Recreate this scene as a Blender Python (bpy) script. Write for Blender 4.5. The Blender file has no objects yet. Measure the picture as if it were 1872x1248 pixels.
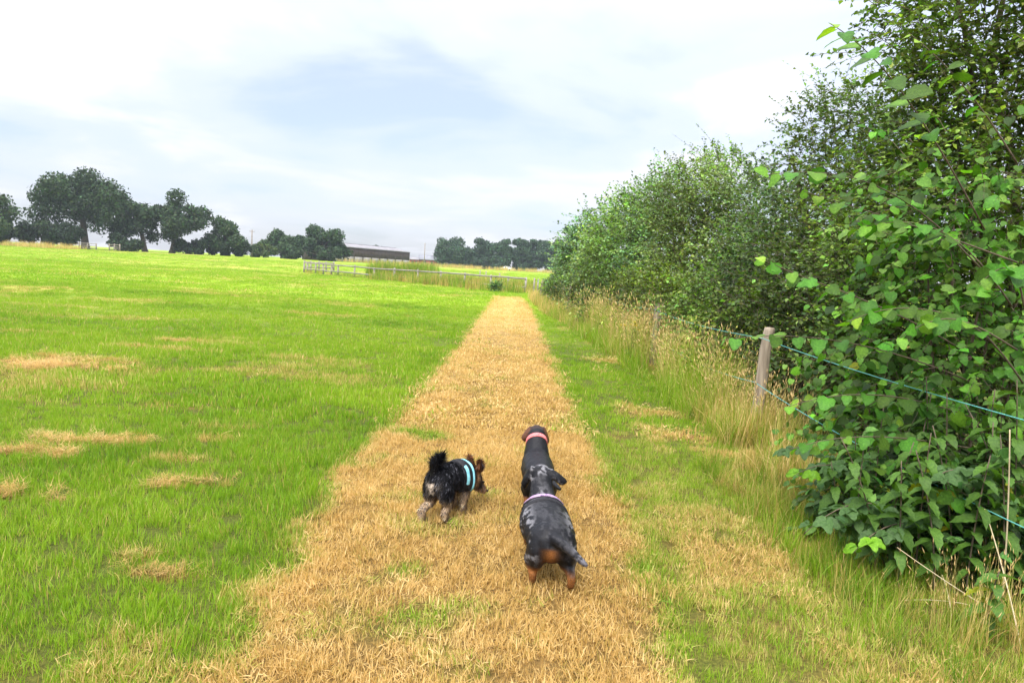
import bpy, bmesh, math, random
import numpy as np
from mathutils import Vector, Matrix, Euler
from mathutils.bvhtree import BVHTree

random.seed(7)
RNG = np.random.default_rng(11)
SC = bpy.context.scene
COL = SC.collection
R = math.radians

# ------------------------------------------------------------------ camera
EYE = 1.45
PITCH, ROLL = 5.96, 3.2
FPX = 1250.0                      # focal length in photograph pixels (1872 wide)
cam_d = bpy.data.cameras.new('camera')
cam = bpy.data.objects.new('camera', cam_d)
COL.objects.link(cam)
cam_d.sensor_width = 36.0
cam_d.lens = FPX / 1872 * 36
cam_d.clip_start = 0.05
cam_d.clip_end = 9000
CAM_ROT = Matrix.Rotation(R(90 - PITCH), 3, 'X') @ Matrix.Rotation(R(ROLL), 3, 'Z')
cam.matrix_world = Matrix.Translation((0, 0, EYE)) @ CAM_ROT.to_4x4()
SC.camera = cam

# ------------------------------------------------------------------ sky
SUN_EL, SUN_AZ = 58.0, 205.0      # compass azimuth the light comes from (0 = +Y, clockwise)
w = bpy.data.worlds.new('World')
SC.world = w
w.use_nodes = True
nt = w.node_tree
nt.nodes.clear()
N, L = nt.nodes, nt.links


def nd(tree, kind, **kw):
    n = tree.nodes.new(kind)
    for k, v in kw.items():
        if hasattr(n, k):
            setattr(n, k, v)
        else:
            n.inputs[k].default_value = v
    return n


def mth(tree, op, a, b=None, clamp=False):
    n = tree.nodes.new('ShaderNodeMath')
    n.operation = op
    n.use_clamp = clamp
    for i, v in enumerate((a, b)):
        if v is None:
            continue
        if isinstance(v, (int, float)):
            n.inputs[i].default_value = v
        else:
            tree.links.new(v, n.inputs[i])
    return n.outputs[0]


def mixc(tree, f, a, b, mode='MIX'):
    n = tree.nodes.new('ShaderNodeMix')
    n.data_type = 'RGBA'
    n.blend_type = mode
    for s, v in ((n.inputs[0], f), (n.inputs[6], a), (n.inputs[7], b)):
        if isinstance(v, (int, float)):
            s.default_value = v
        elif isinstance(v, tuple):
            s.default_value = v if len(v) == 4 else (*v, 1)
        else:
            tree.links.new(v, s)
    return n.outputs[2]


def ramp(tree, f, stops, interp='LINEAR'):
    n = tree.nodes.new('ShaderNodeValToRGB')
    cr = n.color_ramp
    cr.interpolation = interp
    while len(cr.elements) < len(stops):
        cr.elements.new(0.5)
    for e, (p, c) in zip(cr.elements, stops):
        e.position = p
        e.color = c if len(c) == 4 else (*c, 1)
    tree.links.new(f, n.inputs[0])
    return n.outputs[0]


sky = nd(nt, 'ShaderNodeTexSky', sky_type='NISHITA', sun_disc=False)
sky.sun_elevation = R(SUN_EL)
sky.sun_rotation = R(SUN_AZ)
sky.air_density = 1.0
sky.dust_density = 2.0
tc = nd(nt, 'ShaderNodeTexCoord')
sep = nd(nt, 'ShaderNodeSeparateXYZ')
L.new(tc.outputs['Generated'], sep.inputs[0])
zc = mth(nt, 'ADD', mth(nt, 'MAXIMUM', sep.outputs[2], 0.0), 0.13)
u = mth(nt, 'DIVIDE', sep.outputs[0], zc)
v = mth(nt, 'DIVIDE', sep.outputs[1], zc)
cmb = nd(nt, 'ShaderNodeCombineXYZ')
L.new(u, cmb.inputs[0])
L.new(v, cmb.inputs[1])
n1 = nd(nt, 'ShaderNodeTexNoise', Scale=0.85, Detail=7.0, Roughness=0.52, Distortion=0.35)
mp = nd(nt, 'ShaderNodeMapping')
mp.inputs['Location'].default_value = (3.4, 1.35, 0.0)
L.new(cmb.outputs[0], mp.inputs[0])
L.new(mp.outputs[0], n1.inputs['Vector'])
cover = ramp(nt, n1.outputs[0], [(0.32, (0.36,) * 3), (0.48, (0.62,) * 3), (0.64, (0.97,) * 3)], 'EASE')
# overcast brightness law: brightest overhead, falling to the horizon
zz = mth(nt, 'MAXIMUM', sep.outputs[2], 0.0)
lum = mth(nt, 'ADD', mth(nt, 'MULTIPLY', mth(nt, 'POWER', zz, 2.0), 1.95), 0.45)
skyblue = mixc(nt, 1.0, sky.outputs[0], (0.080, 0.085, 0.102), 'MULTIPLY')
cl = mixc(nt, 1.0, (0.94, 0.96, 1.03), lum, 'MULTIPLY')
fin = mixc(nt, cover, skyblue, cl)
bg = nd(nt, 'ShaderNodeBackground')
bg.inputs[1].default_value = 1.0
L.new(fin, bg.inputs[0])
wo = nd(nt, 'ShaderNodeOutputWorld')
L.new(bg.outputs[0], wo.inputs[0])
w.cycles.sampling_method = 'MANUAL'
w.cycles.sample_map_resolution = 512

# ------------------------------------------------------------------ sun behind thin cloud
sd = bpy.data.lights.new('sun', 'SUN')
sd.energy = 2.2
sd.angle = R(25)
sd.color = (1.0, 0.95, 0.87)
sun = bpy.data.objects.new('sun', sd)
COL.objects.link(sun)
a = R(SUN_AZ)
sun_dir = Vector((math.sin(a) * math.cos(R(SUN_EL)), math.cos(a) * math.cos(R(SUN_EL)), math.sin(R(SUN_EL))))
sun.rotation_euler = sun_dir.to_track_quat('Z', 'Y').to_euler()

vs = SC.view_settings
vs.view_transform = 'Standard'
vs.look = 'None'
vs.exposure = 1.18
vs.gamma = 1.0
vs.use_curve_mapping = False
SC.cycles.max_bounces = 5
SC.cycles.diffuse_bounces = 3
SC.cycles.glossy_bounces = 2
SC.cycles.transmission_bounces = 3
SC.cycles.transparent_max_bounces = 4
SC.cycles.volume_bounces = 0
SC.cycles.caustics_reflective = False
SC.cycles.caustics_refractive = False


# ------------------------------------------------------------------ placing helpers
def ray(px, py):
    return CAM_ROT @ Vector(((px - 936) / FPX, (624 - py) / FPX, -1.0))


def pt(px, py, dep):
    """world point seen at a photograph pixel, dep metres along the path direction (+Y)"""
    d = ray(px, py)
    k = dep / d.y
    return Vector((d.x * k, dep, EYE + d.z * k))


def gp(px, py, z=0.0):
    d = ray(px, py)
    k = (z - EYE) / d.z
    return Vector((d.x * k, d.y * k, z))


def sstep(a, b, x):
    t = np.clip((np.asarray(x, float) - a) / (b - a), 0, 1)
    return t * t * (3 - 2 * t)


def gz(x, y):
    x = np.asarray(x, float)
    y = np.asarray(y, float)
    und = 0.018 * np.sin(0.55 * x + 1.1) * np.sin(0.4 * y + 0.3) + 0.02 * np.sin(0.23 * x - 0.31 * y)
    z = 1.12 * sstep(48, 165, y) + und * sstep(4, 12, np.abs(y) + np.abs(x) * 0.5)
    # low swells in the mown field left of the path
    z = z + 0.07 * sstep(-3.0, -9.0, x) * np.sin(0.33 * x + 0.5 * y) * sstep(60, 20, y)
    return z


def gzf(x, y):
    return float(gz(x, y))


def gpt(px, dep, py=480):
    p = pt(px, py, dep)
    return Vector((p.x, dep, gzf(p.x, dep)))


class VNoise:
    def __init__(self, seed):
        self.g = np.random.default_rng(seed).random((64, 64))

    def __call__(self, x, y, s):
        x = np.asarray(x, float) / s
        y = np.asarray(y, float) / s
        xi, yi = np.floor(x).astype(int), np.floor(y).astype(int)
        fx, fy = x - xi, y - yi
        fx = fx * fx * (3 - 2 * fx)
        fy = fy * fy * (3 - 2 * fy)
        g = self.g
        a = g[xi % 64, yi % 64]
        b = g[(xi + 1) % 64, yi % 64]
        c = g[xi % 64, (yi + 1) % 64]
        d = g[(xi + 1) % 64, (yi + 1) % 64]
        return (a * (1 - fx) + b * fx) * (1 - fy) + (c * (1 - fx) + d * fx) * fy

    def fbm(self, x, y, s):
        return (self(x, y, s) * 0.5 + self(x + 7.3, y + 1.7, s / 2.1) * 0.3 + self(x - 3.1, y + 9.2, s / 4.3) * 0.2)


NA, NB, NC = VNoise(1), VNoise(2), VNoise(3)


class VNoise3:
    def __init__(self, seed):
        self.g = np.random.default_rng(seed).random((32, 32, 32))

    def __call__(self, P, s):
        q = np.asarray(P, float) / s
        i = np.floor(q).astype(int)
        f = q - i
        f = f * f * (3 - 2 * f)
        out = 0
        for dx in (0, 1):
            for dy in (0, 1):
                for dz in (0, 1):
                    wgt = (f[:, 0] if dx else 1 - f[:, 0]) * (f[:, 1] if dy else 1 - f[:, 1]) * (f[:, 2] if dz else 1 - f[:, 2])
                    out = out + wgt * self.g[(i[:, 0] + dx) % 32, (i[:, 1] + dy) % 32, (i[:, 2] + dz) % 32]
        return out


N3 = VNoise3(5)


# ------------------------------------------------------------------ object helpers
def tag(o, label=None, cat=None, group=None, kind=None):
    if label:
        o['label'] = label
    if cat:
        o['category'] = cat
    if group:
        o['group'] = group
    if kind:
        o['kind'] = kind
    return o


def link(o, parent=None):
    COL.objects.link(o)
    if parent is not None:
        o.parent = parent
    return o


def thing(name, loc, label, cat, group=None, rz=0.0):
    o = bpy.data.objects.new(name, None)
    o.empty_display_size = 0.1
    o.location = loc
    o.rotation_euler = (0, 0, rz)
    link(o)
    return tag(o, label, cat, group)


def mk_mesh(name, V, faces, mat=None, col=None, smooth=False, attrs=None):
    """faces: list of (n,k) int arrays"""
    me = bpy.data.meshes.new(name)
    V = np.asarray(V, np.float32)
    faces = [np.asarray(f, np.int32) for f in faces if len(f)]
    me.vertices.add(len(V))
    me.vertices.foreach_set('co', V.ravel())
    nl = sum(f.size for f in faces)
    nf = sum(len(f) for f in faces)
    me.loops.add(nl)
    me.polygons.add(nf)
    me.loops.foreach_set('vertex_index', np.concatenate([f.ravel() for f in faces]))
    tot = np.concatenate([np.full(len(f), f.shape[1], np.int32) for f in faces])
    st = np.concatenate([[0], np.cumsum(tot)[:-1]]).astype(np.int32)
    me.polygons.foreach_set('loop_start', st)
    me.polygons.foreach_set('loop_total', tot)
    if smooth:
        me.polygons.foreach_set('use_smooth', np.ones(nf, bool))
    me.update(calc_edges=True)
    if col is not None:
        c = np.ones((len(V), 4), np.float32)
        c[:, :3] = col
        at = me.color_attributes.new('col', 'FLOAT_COLOR', 'POINT')
        at.data.foreach_set('color', c.ravel())
    for k, vals in (attrs or {}).items():
        at = me.attributes.new(k, 'FLOAT', 'POINT')
        at.data.foreach_set('value', np.asarray(vals, np.float32))
    if mat is not None:
        me.materials.append(mat)
    return me


def obj(name, me, parent=None, loc=None):
    o = bpy.data.objects.new(name, me)
    if loc is not None:
        o.location = loc
    return link(o, parent)


class MB:
    """collects simple solids into one mesh"""

    def __init__(self):
        self.V, self.F4, self.F3, self.n = [], [], [], 0

    def add(self, V, F4=(), F3=()):
        V = np.asarray(V, float)
        if len(F4):
            self.F4.append(np.asarray(F4) + self.n)
        if len(F3):
            self.F3.append(np.asarray(F3) + self.n)
        self.V.append(V)
        self.n += len(V)

    def box(self, c, s, M=None):
        c, s = np.array(c, float), np.array(s, float) / 2
        P = np.array([[x, y, z] for x in (-1, 1) for y in (-1, 1) for z in (-1, 1)]) * s
        if M is not None:
            P = P @ np.array(M).T
        self.add(P + c, [[0, 1, 3, 2], [4, 6, 7, 5], [0, 4, 5, 1], [2, 3, 7, 6], [0, 2, 6, 4], [1, 5, 7, 3]])
        return self

    def beam(self, p0, p1, wy, wz):
        p0, p1 = Vector(p0), Vector(p1)
        d = (p1 - p0)
        ln = d.length
        d.normalize()
        up = Vector((0, 0, 1)) if abs(d.z) < 0.95 else Vector((0, 1, 0))
        s = up.cross(d).normalized()
        t = d.cross(s)
        M = Matrix((d, s, t)).transposed()
        return self.box((p0 + p1) / 2, (ln, wy, wz), M)

    def tube(self, P, rad, sides=6, cap=True):
        P = np.asarray(P, float)
        K = len(P)
        rad = np.broadcast_to(np.asarray(rad, float), (K,))
        T = np.gradient(P, axis=0)
        T /= np.linalg.norm(T, axis=1)[:, None] + 1e-9
        ref = np.array([0, 0, 1.0]) if abs(T[:, 2]).mean() < 0.8 else np.array([1.0, 0, 0])
        A = np.cross(T, ref)
        A /= np.linalg.norm(A, axis=1)[:, None] + 1e-9
        B = np.cross(T, A)
        th = np.arange(sides) / sides * 2 * np.pi
        V = P[:, None] + rad[:, None, None] * (np.cos(th)[None, :, None] * A[:, None] + np.sin(th)[None, :, None] * B[:, None])
        F = []
        for k in range(K - 1):
            for i in range(sides):
                j = (i + 1) % sides
                F.append([k * sides + i, k * sides + j, (k + 1) * sides + j, (k + 1) * sides + i])
        V = V.reshape(-1, 3)
        F3 = []
        if cap:
            V = np.vstack([V, P[:1], P[-1:]])
            a_, b_ = K * sides, K * sides + 1
            for i in range(sides):
                j = (i + 1) % sides
                F3.append([a_, j, i])
                F3.append([b_, (K - 1) * sides + i, (K - 1) * sides + j])
        self.add(V, F, F3)
        return self

    def mesh(self, name, mat, smooth=False, col=None, off=None):
        V = np.vstack(self.V)
        if off is not None:
            V = V - np.array(off)
        fs = []
        if self.F4:
            fs.append(np.vstack(self.F4))
        if self.F3:
            fs.append(np.vstack(self.F3))
        return mk_mesh(name, V, fs, mat, col, smooth)

    def build(self, name, mat, parent=None, smooth=False, off=None, loc=None):
        return obj(name, self.mesh(name, mat, smooth, off=off), parent, loc)


# ------------------------------------------------------------------ materials
def new_mat(name):
    m = bpy.data.materials.new(name)
    m.use_nodes = True
    t = m.node_tree
    t.nodes.clear()
    out = t.nodes.new('ShaderNodeOutputMaterial')
    return m, t, out


def surf_mat(name, c1, c2, scale=8.0, rough=0.85, bump=0.3, detail=5.0, stretch=(1, 1, 1), spec=0.3, dist=0.02):
    m, t, out = new_mat(name)
    p = nd(t, 'ShaderNodeBsdfPrincipled', Roughness=rough)
    p.inputs['Specular IOR Level'].default_value = spec
    co = nd(t, 'ShaderNodeTexCoord')
    mp = nd(t, 'ShaderNodeMapping')
    mp.inputs['Scale'].default_value = stretch
    t.links.new(co.outputs['Object'], mp.inputs[0])
    n = nd(t, 'ShaderNodeTexNoise', Scale=scale, Detail=detail, Roughness=0.6)
    t.links.new(mp.outputs[0], n.inputs['Vector'])
    c = ramp(t, n.outputs[0], [(0.3, c1), (0.7, c2)])
    t.links.new(c, p.inputs['Base Color'])
    if bump:
        b = nd(t, 'ShaderNodeBump', Strength=bump, Distance=dist)
        t.links.new(n.outputs[0], b.inputs['Height'])
        t.links.new(b.outputs[0], p.inputs['Normal'])
    t.links.new(p.outputs[0], out.inputs[0])
    return m


def leaf_mat(name, trans=0.3, rough=0.5, spec=0.22, attr='col', gain=1.0):
    m, t, out = new_mat(name)
    at = nd(t, 'ShaderNodeAttribute', attribute_name=attr)
    p = nd(t, 'ShaderNodeBsdfPrincipled', Roughness=rough)
    p.inputs['Specular IOR Level'].default_value = spec
    geo = nd(t, 'ShaderNodeNewGeometry')
    nz = nd(t, 'ShaderNodeTexNoise', Scale=90.0, Detail=4.0, Roughness=0.65)
    t.links.new(geo.outputs['Position'], nz.inputs['Vector'])
    var = ramp(t, nz.outputs[0], [(0.3, (0.62, 0.68, 0.6)), (0.7, (1.38, 1.28, 1.2))])
    lc = mixc(t, 1.0, at.outputs['Color'], var, 'MULTIPLY')
    t.links.new(lc, p.inputs['Base Color'])
    bp_ = nd(t, 'ShaderNodeBump', Strength=0.5, Distance=0.006)
    t.links.new(nz.outputs[0], bp_.inputs['Height'])
    t.links.new(bp_.outputs[0], p.inputs['Normal'])
    tr = nd(t, 'ShaderNodeBsdfTranslucent')
    tcx = mixc(t, 1.0, lc, (1.5, 1.7, 0.6), 'MULTIPLY')
    t.links.new(tcx, tr.inputs[0])
    mx = nd(t, 'ShaderNodeMixShader')
    mx.inputs[0].default_value = trans
    t.links.new(p.outputs[0], mx.inputs[1])
    t.links.new(tr.outputs[0], mx.inputs[2])
    t.links.new(mx.outputs[0], out.inputs[0])
    return m


def grass_mat(name):
    m, t, out = new_mat(name)
    dry = nd(t, 'ShaderNodeAttribute', attribute_name='dry', attribute_type='INSTANCER').outputs['Fac']
    hue = nd(t, 'ShaderNodeAttribute', attribute_name='hue', attribute_type='INSTANCER').outputs['Fac']
    sh = nd(t, 'ShaderNodeAttribute', attribute_name='shade').outputs['Fac']
    hh = mth(t, 'ADD', mth(t, 'MULTIPLY', hue, 0.6), mth(t, 'MULTIPLY', sh, 0.4))
    g = ramp(t, hh, [(0.0, (0.055, 0.140, 0.008)), (0.45, (0.190, 0.335, 0.014)), (1.0, (0.310, 0.430, 0.024))])
    d = ramp(t, hh, [(0.0, (0.20, 0.110, 0.030)), (0.45, (0.55, 0.360, 0.120)), (1.0, (0.74, 0.56, 0.27))])
    f = mth(t, 'ADD', dry, mth(t, 'MULTIPLY', mth(t, 'SUBTRACT', sh, 0.5), 0.55))
    f = mth(t, 'MULTIPLY', mth(t, 'SUBTRACT', f, 0.30), 2.5, clamp=True)
    dead = mth(t, 'MULTIPLY', mth(t, 'GREATER_THAN', mth(t, 'FRACT', mth(t, 'MULTIPLY', sh, 37.0)), 0.945), 0.8)
    f = mth(t, 'MAXIMUM', f, dead)
    c = mixc(t, f, g, d)
    p = nd(t, 'ShaderNodeBsdfPrincipled', Roughness=0.5)
    p.inputs['Specular IOR Level'].default_value = 0.25
    t.links.new(c, p.inputs['Base Color'])
    tr = nd(t, 'ShaderNodeBsdfTranslucent')
    t.links.new(mixc(t, 1.0, c, (1.3, 1.35, 0.9), 'MULTIPLY'), tr.inputs[0])
    mx = nd(t, 'ShaderNodeMixShader')
    mx.inputs[0].default_value = 0.35
    t.links.new(p.outputs[0], mx.inputs[1])
    t.links.new(tr.outputs[0], mx.inputs[2])
    t.links.new(mx.outputs[0], out.inputs[0])
    return m


def ground_mat(name):
    m, t, out = new_mat(name)
    at = nd(t, 'ShaderNodeAttribute', attribute_name='col')
    co = nd(t, 'ShaderNodeTexCoord')
    n = nd(t, 'ShaderNodeTexNoise', Scale=55.0, Detail=8.0, Roughness=0.75)
    t.links.new(co.outputs['Object'], n.inputs['Vector'])
    n2 = nd(t, 'ShaderNodeTexNoise', Scale=1.3, Detail=5.0, Roughness=0.65)
    t.links.new(co.outputs['Object'], n2.inputs['Vector'])
    v1 = ramp(t, n.outputs[0], [(0.32, (0.30, 0.30, 0.28)), (0.5, (0.95, 0.92, 0.85)), (0.68, (1.75, 1.6, 1.35))])
    v2 = ramp(t, n2.outputs[0], [(0.3, (0.82, 0.86, 0.8)), (0.7, (1.18, 1.13, 1.1))])
    c = mixc(t, 1.0, mixc(t, 1.0, at.outputs['Color'], v1, 'MULTIPLY'), v2, 'MULTIPLY')
    p = nd(t, 'ShaderNodeBsdfPrincipled', Roughness=0.9)
    p.inputs['Specular IOR Level'].default_value = 0.1
    t.links.new(c, p.inputs['Base Color'])
    b = nd(t, 'ShaderNodeBump', Strength=0.6, Distance=0.04)
    t.links.new(n.outputs[0], b.inputs['Height'])
    t.links.new(b.outputs[0], p.inputs['Normal'])
    t.links.new(p.outputs[0], out.inputs[0])
    return m


M_LEAF = leaf_mat('leaf')
M_FAR = leaf_mat('far_leaf', trans=0.12, rough=0.7, spec=0.12)
M_GRASS = grass_mat('grass_blade')
M_GROUND = ground_mat('turf')
M_BARK = surf_mat('bark', (0.045, 0.035, 0.028), (0.14, 0.115, 0.09), 14, 0.9, 0.6, stretch=(1, 1, 0.3))
M_TWIG = surf_mat('twig', (0.06, 0.045, 0.03), (0.16, 0.12, 0.08), 30, 0.8, 0.2)
M_POST = surf_mat('weathered_post', (0.16, 0.125, 0.09), (0.42, 0.35, 0.27), 26, 0.9, 0.7, 8, (1, 1, 0.09), dist=0.012)
M_RAIL = surf_mat('weathered_rail', (0.20, 0.18, 0.15), (0.34, 0.31, 0.265), 6, 0.9, 0.4, 6, (0.4, 0.4, 1))
M_ROPE = surf_mat('teal_rope', (0.02, 0.20, 0.19), (0.20, 0.55, 0.50), 160, 0.6, 0.3)

# ------------------------------------------------------------------ where the grass is dry
_l = [gp(*p) for p in ((903, 543), (885, 570), (862, 602), (833, 640), (795, 682), (760, 720), (722, 772), (655, 822), (598, 888), (545, 965), (480, 1052), (392, 1188), (335, 1248))]
_r = [gp(*p) for p in ((948, 543), (966, 556), (985, 598), (1003, 640), (1035, 720), (1072, 800), (1106, 860), (1142, 930), (1178, 1030), (1214, 1150), (1243, 1248))]
_l.sort(key=lambda p: p.y)
_r.sort(key=lambda p: p.y)
PLY, PLX = np.array([p.y for p in _l]), np.array([p.x for p in _l])
PRY, PRX = np.array([p.y for p in _r]), np.array([p.x for p in _r])
PATH_END = float(PLY[-1])


def path_edges(y):
    y = np.asarray(y, float)
    xl = np.interp(y, PLY, PLX) + 0.09 * sstep(4.2, 3.0, y)
    xr = np.interp(y, PRY, PRX)
    k = np.clip(PLY[0] - y, 0, None)       # behind the first measured point carry straight on
    return xl - 0.02 * k, xr - 0.02 * k


# patches of dried clippings: photograph pixel, half width and half depth in metres, strength
PATCH = []
for px, py, rx, ry, s in ((60, 672, 1.25, 0.30, 1.0), (165, 664, 0.7, 0.2, 0.9), (300, 642, 0.8, 0.22, .6), (340, 628, .6, .2, .7), (40, 828, .35, .08, .9), (150, 806, .42, .09, 1.0),
                          (255, 808, .28, .06, .8), (35, 908, .26, .07, .9), (262, 1012, .13, .06, .9), (285, 1050, .2, .06, .8),
                          (345, 840, .3, .08, .55), (320, 742, .4, .1, .45), (400, 780, .35, .1, .4), (475, 688, .3, .1, .5), (620, 690, .25, .08, .4),
                          (295, 886, .14, .04, .9), (370, 884, .16, .03, .8), (400, 803, .2, .06, .6), (270, 1175, .2, .07, .55), (230, 1240, .3, .1, .5),
                          (1262, 800, .30, .17, 1.0), (1310, 830, .22, .16, .8), (1105, 650, .25, .3, .5), (1085, 625, .22, .3, .6), (1130, 800, .2, .2, .45),
                          (1250, 960, .3, .3, .5), (1330, 960, .25, .2, .55), (1450, 1080, .3, .2, .5), (1600, 1210, .3, .12, .6), (1390, 1150, .3, .2, .45), (1190, 900, .2, .2, .5),
                          (345, 474, 3.2, 2.6, .95), (405, 482, 2.5, 2.0, .6), (520, 491, 2.2, 2.0, .6), (526, 505, 1.5, 1.2, .8), (600, 505, 1.4, 1.2, .3),
                          (640, 520, 2.0, 1.0, .4), (70, 570, 2.0, .5, .35), (470, 545, 1.6, .5, .35), (820, 541, 1.5, .6, .5), (1390, 560, 0.2, 0.2, .1)):
    PATCH.append((gp(px, py), rx, ry, s))
# green islands inside the dry strip
ISLE = []
for px, py, rx, ry, s in ((745, 1046, .09, .07, .75), (790, 800, .16, .13, .85), (745, 790, .16, .12, .8), (700, 838, .1, .07, .5), (1165, 1040, .12, .12, .5),
                          (870, 690, .22, .12, .35), (960, 655, .2, .12, .4), (830, 965, .1, .08, .45), (900, 905, .1, .08, .5), (1090, 880, .12, .1, .4), (650, 850, .12, .08, .7),
                          (760, 1130, .2, .1, .25), (930, 950, .15, .1, .3)):
    ISLE.append((gp(px, py), rx, ry, s))


def strip_mask(x, y):
    xl, xr = path_edges(y)
    n1 = (NA.fbm(x, y, 0.35) - 0.5)
    n2 = (NB.fbm(x, y, 0.5) - 0.5)
    wl = 0.05 + 0.10 * sstep(7, 3, y)
    wr = 0.07 + 0.22 * sstep(6, 3, y)
    a = sstep(-wl, wl, x - xl + n1 * 2.4 * wl)
    b = sstep(-wr, wr, xr - x + n2 * 2.2 * wr)
    e = sstep(0.6, -0.6, y - PATH_END + n1)
    return a * b * e


def dryf(x, y):
    x = np.asarray(x, float)
    y = np.asarray(y, float)
    m = strip_mask(x, y)
    nz = NC.fbm(x, y, 0.9)
    d = m * (0.92 - 0.3 * sstep(0.56, 0.75, NB.fbm(x + 20, y, 0.45)))
    for p, rx, ry, s in ISLE:
        q = ((x - p.x) / rx) ** 2 + ((y - p.y) / ry) ** 2
        d = d - s * np.exp(-q) * m
    f = 0.0
    for p, rx, ry, s in PATCH:
        q = ((x - p.x + 0.5 * rx * (NA(x, y, 0.3 * rx + .05) - .5)) / rx) ** 2 + ((y - p.y + 1.2 * ry * (NB(x, y, 0.25 * rx + .05) - .5)) / ry) ** 2
        f = np.maximum(f, s * sstep(1.5, 0.35, q) * (1 - .75 * sstep(.50, .64, NC.fbm(x * .6, y * 1.6 + 5, .22 + .05 * rx))))
    xl, xr = path_edges(y)
    verge = sstep(0.0, 0.3, x - xr) * sstep(7.5, 3.2, y)
    f = np.maximum(f, verge * (0.26 + 0.42 * sstep(0.42, 0.64, nz)))
    verge2 = sstep(0.3, 0.7, x - xr) * sstep(30, 8, y) * sstep(4, 6, y)
    f = np.maximum(f, verge2 * (0.05 + 0.6 * sstep(0.52, 0.64, nz)))
    left = sstep(0.0, -1.0, x - xl)
    f = np.maximum(f, left * 0.42 * sstep(0.56, 0.70, NC.fbm(x * 0.6, y * 1.5 + 40, 1.6)))
    # ground under the hedge and fence is rough and half dead
    f = np.maximum(f, 0.5 * sstep(1.7, 2.3, x) * sstep(0.35, 0.6, nz) * sstep(40, 30, y))
    return np.clip(d + (1 - m) * f, 0, 1)


def greenness(x, y):
    """lush to yellowish, 0..1"""
    h = 0.60 + 1.4 * (NA.fbm(x + 50, y, 2.6) - 0.5) + 0.7 * (NB.fbm(x, y + 30, 0.6) - 0.5)
    # mowing bands that cross the field
    h = h + 0.10 * np.sin(1.9 * y + 0.5 * x) * sstep(5, 12, y)
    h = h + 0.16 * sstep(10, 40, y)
    return np.clip(h, 0, 1)


def ground_col(x, y):
    d = dryf(x, y)[:, None]
    h = greenness(x, y)[:, None]
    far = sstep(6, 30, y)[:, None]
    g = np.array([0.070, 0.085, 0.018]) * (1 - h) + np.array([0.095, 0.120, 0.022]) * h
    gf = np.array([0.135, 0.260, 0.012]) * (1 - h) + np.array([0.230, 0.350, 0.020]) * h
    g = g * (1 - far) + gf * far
    s = np.array([0.20, 0.122, 0.045]) * (1 - far) + np.array([0.60, 0.42, 0.185]) * far  # near straw ground darkened to stand in for shadow between the blades
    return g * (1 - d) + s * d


# ------------------------------------------------------------------ ground sheet (to the horizon)
def axis(lo_fine, hi_fine, step, lo, hi, grow=1.10):
    a = list(np.arange(lo_fine, hi_fine, step))
    s, v = step, a[-1]
    while v < hi:
        s *= grow
        v += s
        a.append(v)
    s, v, b = step, a[0], []
    while v > lo:
        s *= grow
        v -= s
        b.append(v)
    return np.array(b[::-1] + a)


gx = axis(-3.2, 3.2, 0.05, -4000, 4000, 1.085)
gy = axis(2.0, 8.0, 0.05, -4000, 6000, 1.055)
X, Y = np.meshgrid(gx, gy)
V = np.stack([X.ravel(), Y.ravel(), gz(X.ravel(), Y.ravel())], 1)
nx, ny = len(gx), len(gy)
ii = np.arange(nx * ny).reshape(ny, nx)
F = np.stack([ii[:-1, :-1].ravel(), ii[:-1, 1:].ravel(), ii[1:, 1:].ravel(), ii[1:, :-1].ravel()], 1)
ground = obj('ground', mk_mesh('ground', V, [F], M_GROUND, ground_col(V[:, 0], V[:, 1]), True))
tag(ground, kind='structure')

# the worn path: a sheet a few millimetres above the turf with a ragged outline
ys = np.concatenate([np.arange(-3.0, 9, 0.06), np.arange(9, PATH_END + 0.3, 0.2)])
K = 26
xl, xr = path_edges(ys)
xl = xl + 0.10 * (NA.fbm(xl * 3, ys, 0.22) - 0.5)
xr = xr + 0.14 * (NB.fbm(xr * 3, ys, 0.25) - 0.5)
shr = sstep(0, 1.2, PATH_END + 0.35 - ys)
mid = (xl + xr) / 2
xl, xr = mid + (xl - mid) * (0.3 + 0.7 * shr), mid + (xr - mid) * (0.3 + 0.7 * shr)
tt = np.linspace(0, 1, K)
PX = xl[:, None] * (1 - tt) + xr[:, None] * tt
PYY = np.repeat(ys[:, None], K, 1)
edge = np.minimum(1, np.minimum(tt, 1 - tt) * 9)
V = np.stack([PX.ravel(), PYY.ravel(), gz(PX.ravel(), PYY.ravel()) + (0.001 + 0.006 * np.repeat(edge[None], len(ys), 0)).ravel()], 1)
ii = np.arange(len(ys) * K).reshape(len(ys), K)
F = np.stack([ii[:-1, :-1].ravel(), ii[:-1, 1:].ravel(), ii[1:, 1:].ravel(), ii[1:, :-1].ravel()], 1)
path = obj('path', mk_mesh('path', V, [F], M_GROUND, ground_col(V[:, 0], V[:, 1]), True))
tag(path, kind='structure')


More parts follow.
